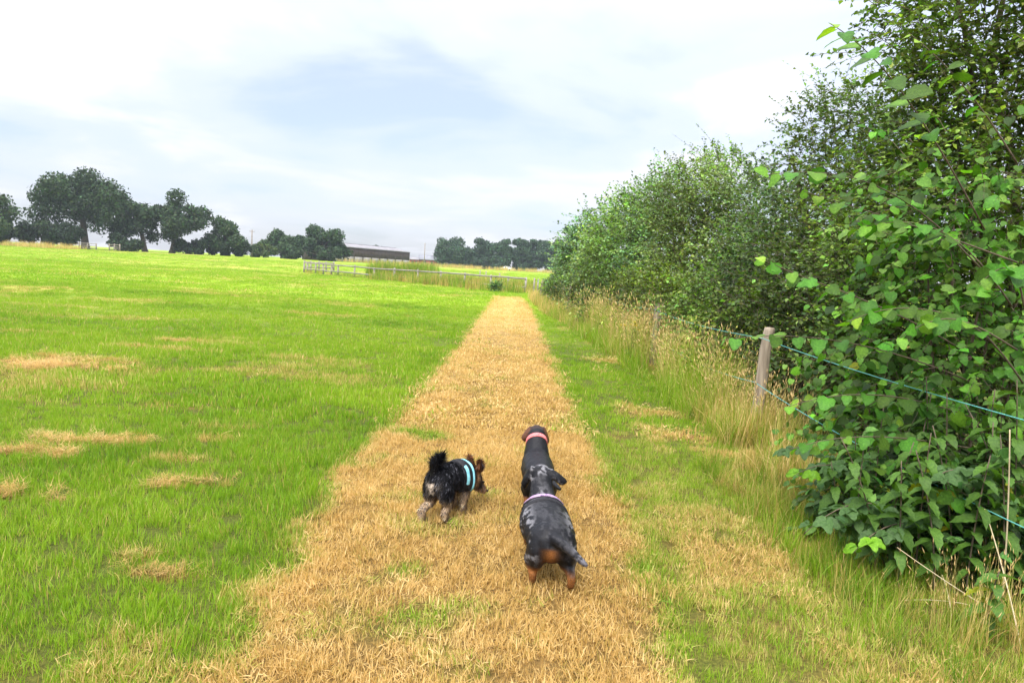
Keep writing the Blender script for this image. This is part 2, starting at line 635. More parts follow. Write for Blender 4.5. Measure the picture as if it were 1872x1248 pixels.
# ------------------------------------------------------------------ grass tufts (instanced)
def tuft_mesh(name, nb, rad, h0, h1, wid, lean, seed, flat=0.0, head=False, seg=3, curl=0.5):
    r = np.random.default_rng(seed)
    Vs, F4, F3, sh = [], [], [], []
    n = 0
    for i in range(nb):
        ang = r.uniform(0, 2 * np.pi)
        rr = rad * math.sqrt(r.random())
        b = np.array([rr * math.cos(ang), rr * math.sin(ang), -0.004])
        la = r.uniform(0, 2 * np.pi)
        ld = np.array([math.cos(la), math.sin(la), 0])
        h = r.uniform(h0, h1)
        ln = abs(r.normal(0, lean))
        if r.random() < flat:
            ln = r.uniform(2.3, 2.9)
        sidev = np.array([-ld[1], ld[0], 0])
        tw = r.uniform(-0.6, 0.6)
        sidev = sidev * math.cos(tw) + ld * math.sin(tw)
        ww = wid * r.uniform(0.7, 1.3)
        s_ = r.random()
        p = b.copy()
        th = ln * 0.5
        pts = []
        for k in range(seg + 1):
            pts.append(p.copy())
            p = p + h / seg * (np.array([0, 0, 1.0]) * math.cos(th) + ld * math.sin(th))
            th += ln * curl / seg + r.uniform(-0.08, 0.08)
        for k in range(seg):
            wk = ww * (1 - 0.75 * (k / seg) ** 1.5) * 0.5
            Vs += [pts[k] - sidev * wk, pts[k] + sidev * wk]
            sh += [s_] * 2
        Vs.append(pts[seg])
        sh.append(s_)
        for k in range(seg - 1):
            F4.append([n + 2 * k, n + 2 * k + 1, n + 2 * k + 3, n + 2 * k + 2])
        F3.append([n + 2 * seg - 2, n + 2 * seg - 1, n + 2 * seg])
        n += 2 * seg + 1
        if head and r.random() < 0.55:
            d = pts[seg] - pts[seg - 1]
            d /= np.linalg.norm(d)
            c = pts[seg]
            e1 = np.cross(d, [0.3, 0.5, 0.1])
            e1 /= np.linalg.norm(e1)
            e2 = np.cross(d, e1)
            hl, hw = r.uniform(0.05, 0.11), r.uniform(0.004, 0.008)
            Vs += [c, c + d * hl * .4 + e1 * hw, c + d * hl * .4 - e1 * hw * .5 + e2 * hw * .8, c + d * hl * .4 - e1 * hw * .5 - e2 * hw * .8, c + d * hl]
            sh += [0.9] * 5
            for q in range(3):
                F3.append([n, n + 1 + q, n + 1 + (q + 1) % 3])
                F3.append([n + 4, n + 1 + (q + 1) % 3, n + 1 + q])
            n += 5
    return mk_mesh(name, Vs, [np.array(F4).reshape(-1, 4), np.array(F3)], M_GRASS, None, False, {'shade': sh})


def tuft_collection(name, specs):
    c = bpy.data.collections.new(name)          # never linked to the scene: only a source for instances
    for i, kw in enumerate(specs):
        o = bpy.data.objects.new(f'{name}_{i:02d}', tuft_mesh(name, **kw))
        c.objects.link(o)
    return c


def scatter(name, P, rot, scl, idx, dry, hue, coll, label, cat):
    P = np.asarray(P, np.float32)
    me = bpy.data.meshes.new(name)
    me.vertices.add(len(P))
    me.vertices.foreach_set('co', P.ravel())
    for k, tp, val in (('rot', 'FLOAT_VECTOR', rot), ('scl', 'FLOAT_VECTOR', scl)):
        me.attributes.new(k, tp, 'POINT').data.foreach_set('vector', np.asarray(val, np.float32).ravel())
    for k, val in (('dry', dry), ('hue', hue)):
        me.attributes.new(k, 'FLOAT', 'POINT').data.foreach_set('value', np.asarray(val, np.float32))
    me.attributes.new('idx', 'INT', 'POINT').data.foreach_set('value', np.asarray(idx, np.int32))
    me.materials.append(M_GRASS)
    o = obj(name, me)
    ng = bpy.data.node_groups.new(name + '_scatter', 'GeometryNodeTree')
    ng.interface.new_socket('Geometry', in_out='INPUT', socket_type='NodeSocketGeometry')
    ng.interface.new_socket('Geometry', in_out='OUTPUT', socket_type='NodeSocketGeometry')
    gi, go = ng.nodes.new('NodeGroupInput'), ng.nodes.new('NodeGroupOutput')
    ci = ng.nodes.new('GeometryNodeCollectionInfo')
    ci.inputs['Collection'].default_value = coll
    ci.inputs['Separate Children'].default_value = True
    ci.inputs['Reset Children'].default_value = True
    ip = ng.nodes.new('GeometryNodeInstanceOnPoints')
    ip.inputs['Pick Instance'].default_value = True

    def na(nm, tp):
        a_ = ng.nodes.new('GeometryNodeInputNamedAttribute')
        a_.data_type = tp
        a_.inputs['Name'].default_value = nm
        return a_.outputs['Attribute']
    er = ng.nodes.new('FunctionNodeEulerToRotation')
    lk = ng.links.new
    lk(gi.outputs[0], ip.inputs['Points'])
    lk(ci.outputs[0], ip.inputs['Instance'])
    lk(na('idx', 'INT'), ip.inputs['Instance Index'])
    lk(na('rot', 'FLOAT_VECTOR'), er.inputs[0])
    lk(er.outputs[0], ip.inputs['Rotation'])
    lk(na('scl', 'FLOAT_VECTOR'), ip.inputs['Scale'])
    lk(ip.outputs[0], go.inputs[0])
    md = o.modifiers.new('scatter', 'NODES')
    md.node_group = ng
    return tag(o, label, cat, kind='stuff')


def in_view(x, y, margin=0.35):
    return np.abs(x) < 0.76 * y + margin + 0.6


def sample_rings(bands):
    """bands: (y0, y1, per square metre) over the visible wedge; returns x, y, band index"""
    xs, ys_, bs = [], [], []
    for k, (y0, y1, den) in enumerate(bands):
        wmax = 0.80 * y1 + 1.0
        n = int(den * (y1 - y0) * 2 * wmax)
        x = RNG.uniform(-wmax, wmax, n)
        y = RNG.uniform(y0, y1, n)
        k_ = in_view(x, y)
        xs.append(x[k_])
        ys_.append(y[k_])
        bs.append(np.full(k_.sum(), k))
    return np.concatenate(xs), np.concatenate(ys_), np.concatenate(bs)


def rots(n, tilt):
    return np.stack([RNG.normal(0, tilt, n), RNG.normal(0, tilt, n), RNG.uniform(0, 6.283, n)], 1)


C_GREEN = tuft_collection('green_tuft', [dict(nb=40, rad=0.075, h0=0.030, h1=0.105, wid=0.0036, lean=0.62, seed=100 + i) for i in range(5)] +
                          [dict(nb=40, rad=0.16, h0=0.05, h1=0.12, wid=0.010, lean=0.5, seed=120 + i, seg=2) for i in range(3)] +
                          [dict(nb=40, rad=0.55, h0=0.06, h1=0.13, wid=0.034, lean=0.5, seed=130 + i, seg=2) for i in range(3)])
x, y, b = sample_rings([(1.9, 6, 340), (6, 12, 150), (12, 26, 38), (26, 62, 7.5), (62, 125, 1.6)])
d = dryf(x, y)
m = strip_mask(x, y)
xl, xr = path_edges(y)
keep = (m < 0.55) & ~((x > 2.9) & (y < 34))
# hay lies flat: few standing blades there
keep &= RNG.random(len(x)) > 0.55 * sstep(0.6, 0.95, d)
x, y, b, d, m = x[keep], y[keep], b[keep], d[keep], m[keep]
n = len(x)
idx = np.where(b <= 1, RNG.integers(0, 5, n), np.where(b == 2, RNG.integers(5, 8, n), RNG.integers(8, 11, n)))
idx = np.where((b == 1) & (RNG.random(n) < 0.55), RNG.integers(5, 8, n), idx)
s = RNG.uniform(0.5, 0.88, n) * (0.6 + 0.7 * NB.fbm(x, y, 0.7))
xl, xr = path_edges(y)
s = s * np.where(x > xr, 0.78, 1.0) * (1 - 0.45 * sstep(0.4, 0.9, d))
s = s * np.where((x < xl) & (x > xl - 0.5) & (y < 7), 1.12, 1.0)
sx = np.where(b == 4, 1.6, 1.0)
scl = np.stack([s * sx, s * sx, s * np.where(b >= 3, 0.8, 1.0)], 1)
P = np.stack([x, y, gz(x, y)], 1)
hue = np.clip(greenness(x, y) * 0.85 + RNG.uniform(-.05, 0.35, n), 0, 1)
scatter('grass', P, rots(n, 0.14), scl, idx, np.clip(d + RNG.normal(0, 0.10, n), 0, 1), hue, C_GREEN,
        'mown bright green grass covering the field and verge', 'grass')

C_DRY = tuft_collection('dry_tuft', [dict(nb=46, rad=0.06, h0=0.016, h1=0.05, wid=0.0034, lean=0.75, seed=200 + i, flat=0.3, curl=.25) for i in range(5)] +
                        [dict(nb=46, rad=0.15, h0=0.03, h1=0.06, wid=0.009, lean=0.8, seed=220 + i, flat=0.4, seg=2) for i in range(3)] +
                        [dict(nb=80, rad=0.10, h0=0.03, h1=0.085, wid=0.0024, lean=1.3, seed=240 + i, flat=0.9, seg=3, curl=.12) for i in range(3)])
x, y, b = sample_rings([(1.9, 6, 560), (6, 12, 190), (12, 39, 40)])
m = strip_mask(x, y)
d = dryf(x, y)
keep = ((m > 0.28) | ((d > 0.45) & (RNG.random(len(x)) < 0.8))) & (x < 2.4)
x, y, b, d, m = x[keep], y[keep], b[keep], d[keep], m[keep]
n = len(x)
idx = np.where((b == 0) | ((b == 1) & (RNG.random(n) < .5)), RNG.integers(0, 5, n), RNG.integers(5, 8, n))
s = RNG.uniform(0.7, 1.3, n) * (0.7 + 0.6 * NB.fbm(x, y, 0.3)) * 1.0
hay = (m < 0.28) & (x < 0) & (y < 14) & (d > .6)
idx = np.where(hay, RNG.integers(8, 11, n), idx)
wear = 1 - 0.35 * np.exp(-((x - (path_edges(y)[0] + path_edges(y)[1]) / 2) / 0.3) ** 2) * sstep(5, 8, y)
scl = np.stack([s, s, s * wear], 1)
hue = np.clip(0.18 + 0.8 * NA.fbm(x, y + 9, 0.25) + 0.35 * (NC.fbm(x, y, 1.2) - .5) + RNG.normal(0, 0.14, n) + 0.16 * sstep(5, 20, y), 0, 1)
P = np.stack([x, y, gz(x, y) + 0.005 + np.where(hay, RNG.uniform(0.008, 0.034, n), 0.0)], 1)
scatter('dry_grass', P, rots(n, 0.25), scl, idx, np.clip(d + RNG.normal(0, 0.06, n), 0, 1), np.where(hay, hue - .12, hue), C_DRY,
        'short straw coloured dead grass along the path and in hay patches', 'dry grass')

# ------------------------------------------------------------------ foliage helpers
def nrm(a):
    return a / (np.linalg.norm(a, axis=-1, keepdims=True) + 1e-9)


# leaf templates: length along +X, width along Y, face towards +Z
T_DIAMOND = (np.array([[0, 0, 0], [.45, .5, .10], [1, 0, -.10], [.45, -.5, .10]]), np.array([[0, 3, 2], [0, 2, 1]]))


def broad_template(rows=6, heart=0.10, droop=0.28, fold=0.16, tooth=0.0, wid=1.0):
    t = np.linspace(0, 1, rows)
    hw = 0.5 * wid * np.sin(np.pi * np.clip(t * 0.93 + 0.07, 0, 1) ** 0.72) ** 0.8
    hw[-1] = 0
    V, F = [], []
    for i, (a_, h_) in enumerate(zip(t, hw)):
        back = -heart * (1 - a_) ** 3
        tz = -droop * a_ ** 2
        j = tooth * (1 if i % 2 else -1)
        V += [[a_, 0, tz], [a_ + back + j * .3, h_ * (1 + j), tz + fold * h_], [a_ + back + j * .3, -h_ * (1 + j), tz + fold * h_]]
    for i in range(rows - 1):
        a_, b_ = 3 * i, 3 * i + 3
        F += [[a_, b_, b_ + 1], [a_, b_ + 1, a_ + 1], [a_, a_ + 2, b_ + 2], [a_, b_ + 2, b_]]
    F = np.array(F)
    V = np.array(V)
    # drop collapsed triangles at the tip
    keep = []
    for f in F:
        p = V[f]
        keep.append(np.linalg.norm(np.cross(p[1] - p[0], p[2] - p[0])) > 1e-6)
    return V, F[np.array(keep)]


T_BROAD = broad_template(6, tooth=0.05)
T_NETTLE = broad_template(7, heart=0.06, droop=0.45, fold=0.25, tooth=0.10, wid=0.62)


def leaves_mesh(name, P, X, Z, ln, wd, cols, tmpl, mat):
    """P base points, X leaf direction, Z leaf normal"""
    tv, tf = tmpl
    X = nrm(X)
    Yv = nrm(np.cross(Z, X))
    Z = np.cross(X, Yv)
    V = P[:, None] + tv[None, :, 0, None] * ln[:, None, None] * X[:, None] + tv[None, :, 1, None] * wd[:, None, None] * Yv[:, None] + tv[None, :, 2, None] * ln[:, None, None] * Z[:, None]
    n, k = len(P), len(tv)
    F = (tf[None] + (np.arange(n) * k)[:, None, None]).reshape(-1, 3)
    return mk_mesh(name, V.reshape(-1, 3), [F], mat, np.repeat(cols, k, 0), False)


def palette(n, base, spread=0.35, rng=RNG, yellow=0.0, pale=0.0):
    """leaf colours varied round a base colour"""
    c = np.array(base)[None] * np.exp(rng.normal(0, spread, (n, 1)))
    c = c * np.exp(rng.normal(0, 0.10, (n, 3)))
    if yellow:
        k = rng.random(n) < yellow
        c[k] = np.array([0.30, 0.33, 0.02]) * rng.uniform(0.6, 1.1, (k.sum(), 1))
    if pale:
        k = rng.random(n) < pale
        c[k] = np.array([0.16, 0.30, 0.05]) * rng.uniform(0.6, 1.1, (k.sum(), 1))
    return np.clip(c, 0.003, 0.8)


def sample_puffs(puffs, n, rng, lo=0.5, hi=1.0, face=None):
    C = np.array([p[:3] for p in puffs])
    Rr = np.array([p[3] for p in puffs])
    wgt = Rr ** 2
    out_p, out_n = [], []
    got = 0
    while got < n:
        m_ = (n - got) * 2 + 50
        k = rng.choice(len(puffs), m_, p=wgt / wgt.sum())
        d = nrm(rng.normal(size=(m_, 3)))
        if face is not None:
            flip = (d @ np.array(face) < -0.25) & (rng.random(m_) < 0.75)
            d[flip] *= -1
        r = Rr[k] * rng.uniform(lo, hi, m_)
        p = C[k] + d * r[:, None] * np.array([1, 1, 0.85])
        dist = np.linalg.norm(p[:, None] - C[None], axis=2) / Rr[None]
        ok = (dist < lo * 0.8).sum(1) == 0
        ok &= p[:, 2] > 0.03
        out_p.append(p[ok])
        out_n.append(d[ok])
        got += ok.sum()
    return np.vstack(out_p)[:n], np.vstack(out_n)[:n]


def twig_leaves(B, D, Ln, per, rng, droop=0.25, K=4):
    """vectorised twigs: returns twig polylines (n,K,3), leaf base points, leaf directions, leaf normals"""
    n = len(B)
    s = np.linspace(0, 1, K)
    wob = rng.normal(0, 0.12, (n, 3))

    def at(sv):
        return B[:, None] + D[:, None] * (Ln[:, None] * sv)[..., None] + (wob[:, None] * Ln[:, None, None]) * (sv ** 2)[..., None] + np.array([0, 0, -1.0]) * (droop[:, None] * Ln[:, None] * sv ** 2)[..., None]
    poly = at(np.repeat(s[None], n, 0))
    sl = np.repeat(np.linspace(0.12, 1.0, per)[None], n, 0) + rng.uniform(-.4, .4, (n, per)) / per
    P = at(sl)
    tang = nrm(D[:, None] + 2 * sl[..., None] * (wob[:, None] + np.array([0, 0, -1.0]) * droop[:, None, None]))
    side = nrm(np.cross(tang, np.array([0, 0, 1.0]) + rng.normal(0, 0.25, (n, per, 3))))
    alt = np.where(np.arange(per) % 2, 1.0, -1.0)[None, :, None]
    X = nrm(tang * 0.55 + side * alt * 0.8 + rng.normal(0, 0.35, (n, per, 3)))
    up = np.array([0, 0, 1.0]) + rng.normal(0, 0.45, (n, per, 3))
    Z = nrm(up - X * np.sum(up * X, axis=2, keepdims=True))
    return poly, P.reshape(-1, 3), X.reshape(-1, 3), Z.reshape(-1, 3)


def twig_mesh(name, poly, r0, mat, extra=None):
    n, K, _ = poly.shape
    T = nrm(np.gradient(poly, axis=1))
    A = nrm(np.cross(T, np.array([0.2, 0.1, 1.0])))
    Bv = np.cross(T, A)
    rad = (np.linspace(1, 0.3, K) * r0)[None, :, None, None]
    th = np.arange(3) / 3 * 2 * np.pi
    V = poly[:, :, None] + rad * (np.cos(th)[None, None, :, None] * A[:, :, None] + np.sin(th)[None, None, :, None] * Bv[:, :, None])
    base = (np.arange(n) * K * 3)[:, None]
    F = []
    for k in range(K - 1):
        for i in range(3):
            j = (i + 1) % 3
            F.append(base + np.array([[k * 3 + i, k * 3 + j, (k + 1) * 3 + j, (k + 1) * 3 + i]]))
    F = np.vstack(F)
    mb = MB()
    mb.add(V.reshape(-1, 3), F)
    if extra is not None:
        mb.V += extra.V
        mb.F4 += [f + mb.n for f in extra.F4]
        mb.F3 += [f + mb.n for f in extra.F3]
        mb.n += extra.n
    return mb.mesh(name, mat)


def limbs_mb(base, targets, r0, rng, sides=6, bend=0.25):
    mb = MB()
    base = np.array(base, float)
    for tgt, rr in targets:
        tgt = np.array(tgt, float)
        s = np.linspace(0, 1, 6)[:, None]
        mid = (base + tgt) / 2 + np.array([0, 0, 1.0]) * np.linalg.norm(tgt - base) * bend * rng.uniform(.2, 1) + rng.normal(0, .06, 3) * np.linalg.norm(tgt - base)
        P = base * (1 - s) ** 2 + 2 * mid * s * (1 - s) + tgt * s ** 2
        mb.tube(P, np.linspace(r0 * rr, r0 * rr * 0.25, 6), sides, cap=False)
    return mb


# ------------------------------------------------------------------ far trees
def far_tree(name, label, cat, group, dep, px0, px1, py0, py1, trunk_px=None, n_puff=16, n_leaf=5200, base=(0.030, 0.050, 0.022),
             lsize=0.45, shape='oak', seed=0, trunk_r=0.35, gaps=0.0):
    rng = np.random.default_rng(1000 + seed)
    n_leaf = int(n_leaf * 1.7)
    if shape == 'bush':
        base = tuple(1.4 * b__ for b__ in base)
    n_puff = int(n_puff * 1.3)
    cxp, cyp = (px0 + px1) / 2, (py0 + py1) / 2
    c = pt(cxp, cyp, dep)
    rx = (px1 - px0) / 2 * dep / FPX
    rz = (py1 - py0) / 2 * dep / FPX
    tp = trunk_px if trunk_px is not None else cxp
    bp = gpt(tp, dep, cyp)
    root = thing(name, bp, label, cat, group)
    puffs = []
    tries = 0
    while len(puffs) < n_puff and tries < 500:
        tries += 1
        d = nrm(rng.normal(size=3))
        r = rng.uniform(0.25, 0.92) ** 0.6
        if shape == 'oak':
            q = d * r * np.array([rx * 0.80, rx * 0.7, rz * 0.80])
            if q[2] < -0.35 * rz and abs(q[0]) < 0.35 * rx:
                continue
            pr = rng.uniform(0.24, 0.40) * min(rx, rz * 1.2)
        elif shape == 'poplar':
            q = np.array([rng.uniform(-.62, .62) * rx, rng.uniform(-.5, .5) * rx, rng.uniform(-.9, .86) * rz])
            pr = rng.uniform(0.32, 0.5) * rx * (1.0 - 0.3 * max(0, q[2] / rz))
        else:
            q = d * r * np.array([rx * 0.85, rx * 0.6, rz * 0.75])
            pr = rng.uniform(0.28, 0.45) * min(rx, rz * 1.3)
        puffs.append((c.x + q[0], c.y + q[1], c.z + q[2], pr))
    # stretch the puffs so that together they fill the crown's outline
    A_ = np.array(puffs)
    for ax_, cen, half in ((0, c.x, rx), (2, c.z, rz)):
        lo_, hi_ = (A_[:, ax_] - A_[:, 3]).min(), (A_[:, ax_] + A_[:, 3]).max()
        A_[:, ax_] = cen + (A_[:, ax_] - (lo_ + hi_) / 2) * (2 * half - 2 * A_[:, 3].mean()) / max(1e-3, hi_ - lo_ - 2 * A_[:, 3].mean())
    puffs = [tuple(a__) for a__ in A_]
    P, Nn = sample_puffs(puffs, n_leaf, rng, 0.55 - 0.2 * gaps, 1.05, face=(0, -1, 0.2))
    P = P + rng.normal(0, 0.12, P.shape) * lsize
    up = nrm(Nn + rng.normal(0, 0.7, P.shape))
    X = nrm(np.cross(up, rng.normal(size=P.shape)))
    ln = lsize * rng.uniform(0.6, 1.3, n_leaf)
    cols = palette(n_leaf, base, 0.30, rng)
    off = np.array(bp)
    leaves = leaves_mesh('crown', P - off, X, up, ln, ln * 0.8, cols, T_DIAMOND, M_FAR)
    obj('crown', leaves, root)
    # trunk and limbs
    top = np.array([c.x + (bp.x - c.x) * .4, c.y, c.z - rz * 0.35])
    mb = MB()
    s = np.linspace(0, 1, 6)[:, None]
    Pt = np.array(bp) * (1 - s) + top * s + np.array([[0, 0, -.3]]) * (1 - s)
    mb.tube(Pt, trunk_r * np.array([1.5, 1.1, 1, .92, .85, .75]), 8)
    lb = limbs_mb(top, [(p[:3], rng.uniform(.3, .6)) for p in puffs[: min(14, n_puff)]], trunk_r, rng, 5)
    mb.V += lb.V
    mb.F4 += [f + mb.n for f in lb.F4]
    mb.n += lb.n
    mb.build('trunk', M_BARK, root, True, off=off)
    return root


G = 'far trees along the field edge'
OAK = (0.040, 0.068, 0.034)
far_tree('oak_tree', 'large dome-topped oak, tallest of the field-edge trees, beside the gate gap', 'tree', G, 134, 58, 236, 303, 438, 156, 26, 9000, OAK, .5, 'oak', 1, .62, .6)
far_tree('oak_tree', 'dark oak with a pale forked limb, beside the tall dome-topped oak', 'tree', G, 138, 200, 302, 352, 446, 266, 16, 5200, OAK, .48, 'oak', 2, .45, .6)
far_tree('oak_tree', 'round-topped oak with dark straight trunk, at the open-field side of the forked oak', 'tree', G, 140, 282, 380, 345, 448, 314, 18, 5600, OAK, .48, 'oak', 3, .5, .4)
far_tree('field_tree', 'small spreading tree between the oaks and the bare utility pole', 'tree', G, 146, 372, 452, 394, 464, 410, 14, 4000, (0.048, .082, .038), .46, 'oak', 4, .3, .3)
far_tree('field_tree', 'leafy tree at the end of the row, rising above the long hedge', 'tree', G, 120, -75, 26, 340, 440, -20, 14, 4200, (0.048, .080, .036), .45, 'oak', 5, .35, .2)
far_tree('field_tree', 'low broad tree of the clump beside the barn, farther from its roof', 'tree', G, 165, 478, 556, 418, 474, 515, 14, 4000, (0.048, .084, .038), .5, 'oak', 6, .3)
far_tree('field_tree', 'broad dark tree overlapping the end of the brown barn', 'tree', G, 160, 540, 640, 410, 476, 592, 18, 5600, (0.044, .080, .040), .5, 'oak', 7, .4)
far_tree('field_tree', 'treetop showing over the barn roof with a flat crown', 'tree', G, 290, 648, 690, 449, 474, 670, 8, 1200, OAK, .7, 'oak', 8, .3)
far_tree('field_tree', 'treetop showing over the barn roof near its middle', 'tree', G, 290, 678, 706, 448, 474, 692, 7, 900, OAK, .7, 'oak', 9, .3)
G2 = 'tall trees behind the far meadow'
POP = (0.046, 0.086, 0.050)
for k, (a0, a1, t0, sd_, lab) in enumerate((
        (795, 850, 430, 11, 'full rounded tree next to the red brick outbuilding'),
        (844, 874, 452, 12, 'low dark tree in the dip between two taller crowns of the far row'),
        (866, 907, 434, 13, 'tall twin-peaked tree in the middle of the far row'),
        (900, 934, 436, 14, 'tall narrow tree beside the sky gap in the far row'),
        (934, 970, 435, 15, 'tall narrow tree just past the sky gap in the far row'),
        (964, 992, 437, 16, 'thin-leaved tall tree between two columns of the far row'),
        (984, 1016, 439, 17, 'thin-leaved tree at the hedge end of the far row'))):
    far_tree('poplar_tree', lab, 'tree', G2, 236 + 3 * (k % 3), a0 - 3, a1 + 3, t0, 497 - 2 * (k == 0), None, 34, 5200, POP, .62, 'poplar', sd_, .3, .3)
far_tree('field_tree', 'dark oak rising over the far end of the hedgerow', 'tree', G2, 74, 1012, 1066, 414, 500, 1040, 14, 4200, (0.042, .078, .042), .26, 'oak', 18, .25)

# field hedges and bushes in the distance
G3 = 'distant hedge bushes'
for k, (dep, a0, a1, t0, t1, nl, bs, lab) in enumerate((
        (128, -40, 60, 398, 446, 3000, (.030, .050, .024), 'long tall hedge below the end tree of the row'),
        (127, 40, 110, 402, 450, 2600, (.026, .042, .022), 'dark hedge bush under the dome-topped oak, at its hedge side'),
        (127, 92, 152, 405, 452, 2600, (.022, .036, .022), 'blackish hedge bush against the big oak trunk'),
        (132, 198, 262, 424, 462, 3000, (.024, .040, .022), 'low dark bush between the gate gap and the forked oak'),
        (141, 322, 380, 436, 467, 2200, (.024, .040, .022), 'low bush below the round-topped oak'),
        (145, 362, 424, 438, 470, 2200, (.026, .044, .024), 'low bush under the small spreading tree'),
        (146, 412, 462, 436, 471, 2200, (.030, .050, .028), 'rounded bush next to the bare utility pole, on its oak side'),
        (152, 458, 506, 444, 474, 2200, (.055, .080, .030), 'light green bush beside the utility pole, on its barn side'),
        (154, 490, 548, 444, 476, 2400, (.034, .058, .030), 'bush below the low broad tree of the clump'),
        (156, 545, 628, 448, 479, 3200, (.030, .052, .028), 'bush at the foot of the clump near the barn'),
        (235, 790, 806, 464, 488, 500, (.030, .05, .03), 'small dark bush between the outbuilding and the far row'))):
    far_tree('hedge_bush', lab, 'bush', G3, dep, a0, a1, t0, t1, None, 12, nl, bs, .42, 'bush', 40 + k, .12)

# ------------------------------------------------------------------ barn and outbuildings
M_CLAD = surf_mat('brown_cladding', (0.055, 0.038, 0.034), (0.105, 0.075, 0.066), 1.2, .8, .2, stretch=(3, 3, .4))
M_ROOF = surf_mat('grey_sheet_roof', (0.20, 0.19, 0.20), (0.33, 0.31, 0.32), 0.7, .7, .2)
M_BLOCK = surf_mat('concrete_block', (0.26, 0.24, 0.22), (0.40, 0.37, 0.34), 1.5, .9, .2)
M_BRICK = surf_mat('red_brick', (0.19, 0.055, 0.045), (0.32, 0.11, 0.085), 3.0, .9, .3)
M_REDP = surf_mat('red_panel', (0.36, 0.045, 0.06), (0.46, 0.07, 0.08), 2.0, .7, .1)
M_DARK = surf_mat('dark_opening', (0.02, 0.02, 0.022), (0.035, 0.033, 0.035), 2.0, .9, 0)
M_SLATE = surf_mat('pale_slate', (0.17, 0.175, 0.20), (0.27, 0.275, 0.30), 1.0, .7, .2)

p0, p1 = pt(612, 480, 186), pt(748.5, 486, 222)
bl = Vector((p1.x - p0.x, p1.y - p0.y, 0))
BLN = bl.length
bz = gzf(p0.x, 200) - 0.1
barn = thing('barn', (p0.x, p0.y, bz), 'long low brown clad barn with grey sheet roof beyond the rail fence', 'barn', None, math.atan2(bl.y, bl.x))
H_E, H_R, DEPTH = 4.1, 5.2, 11.0        # eaves, ridge, depth (local +Y is away)
n_bay = 9
for i in range(n_bay):
    x0_, x1_ = BLN * i / n_bay, BLN * (i + 1) / n_bay
    MB().box(((x0_ + x1_) / 2, .10, .8), (x1_ - x0_ - .3, .2, 1.6)).build('base_wall', M_BLOCK, barn)
    m_ = MB()
    for k in range(12):
        xa = x0_ + (x1_ - x0_) * (k + .5) / 12
        m_.box((xa, .06 + .03 * (k % 2), (1.7 + H_E) / 2), ((x1_ - x0_) / 12 - .03, .1, H_E - 1.7))
    m_.build('cladding_panel', M_CLAD, barn)
    MB().box((x0_ + .1, .12, H_E / 2), (.22, .34, H_E)).build('post', M_CLAD, barn)
    m_ = MB()
    rlen = math.hypot(DEPTH / 2, H_R - H_E)
    ang = math.atan2(H_R - H_E, DEPTH / 2)
    for side in (0, 1):
        c = (0.5 * (x0_ + x1_), DEPTH * .25 - .1 if side == 0 else DEPTH * .75, (H_E + H_R) / 2 + .08)
        Mx = Matrix.Rotation(ang if side == 0 else -ang, 3, 'X')
        m_.box(c, (x1_ - x0_ - .03, rlen + .3, .12), Mx)
    m_.build('roof_sheet', M_ROOF, barn)
MB().box((BLN / 2, DEPTH - .1, H_E / 2), (BLN, .2, H_E)).build('rear_wall', M_CLAD, barn)
for xe in (.05, BLN - .05):
    m_ = MB()
    V_ = [[xe - .08, .2, 0], [xe - .08, DEPTH - .2, 0], [xe - .08, DEPTH - .2, H_E], [xe - .08, DEPTH / 2, H_R - .1], [xe - .08, .2, H_E]]
    V_ += [[a_ + .16, b_, c_] for a_, b_, c_ in V_]
    m_.add(V_, [[0, 4, 9, 5], [0, 5, 6, 1], [1, 6, 7, 2], [2, 7, 8, 3], [3, 8, 9, 4]], [[0, 1, 2], [0, 2, 4], [2, 3, 4], [5, 7, 6], [5, 9, 7], [7, 9, 8]])
    m_.build('gable_wall', M_CLAD, barn)
MB().box((BLN / 2, DEPTH / 2, H_R + .18), (BLN + .1, .5, .12)).build('ridge_cap', M_ROOF, barn)


def gabled(name, label, cat, px0, px1, dep, h_e, h_r, depth, wm, rm, extra=None):
    a_, b_ = pt(px0, 484, dep), pt(px1, 486, dep)
    W_ = b_.x - a_.x
    t = thing(name, (a_.x, dep, gzf(a_.x, dep)), label, cat)
    MB().box((W_ / 2, .12, h_e / 2), (W_ - .02, .24, h_e)).build('front_wall', wm, t)
    MB().box((W_ / 2, depth - .12, h_e / 2), (W_ - .02, .24, h_e)).build('rear_wall', wm, t)
    for xe in (.12, W_ - .12):
        m_ = MB()
        V_ = [[xe - .11, .25, 0], [xe - .11, depth - .25, 0], [xe - .11, depth - .25, h_e], [xe - .11, depth / 2, h_r - .08], [xe - .11, .25, h_e]]
        V_ += [[q + .22, r_, s_] for q, r_, s_ in V_]
        m_.add(V_, [[0, 4, 9, 5], [0, 5, 6, 1], [1, 6, 7, 2], [2, 7, 8, 3], [3, 8, 9, 4]], [[0, 1, 2], [0, 2, 4], [2, 3, 4], [5, 7, 6], [5, 9, 7], [7, 9, 8]])
        m_.build('gable_wall', wm, t)
    rl = math.hypot(depth / 2, h_r - h_e)
    an = math.atan2(h_r - h_e, depth / 2)
    for sd2 in (0, 1):
        m_ = MB()
        m_.box((W_ / 2, depth * (.25 if sd2 == 0 else .75) - (.1 if sd2 == 0 else -.1), (h_e + h_r) / 2 + .06), (W_ + .4, rl + .35, .12), Matrix.Rotation(an if sd2 == 0 else -an, 3, 'X'))
        m_.build('roof', rm, t)
    MB().box((W_ * .35, -.02, h_e * .42), (1.0, .1, h_e * .7)).build('door', M_DARK, t)
    MB().box((W_ * .72, -.02, h_e * .55), (.9, .1, .8)).build('window', M_DARK, t)
    return t


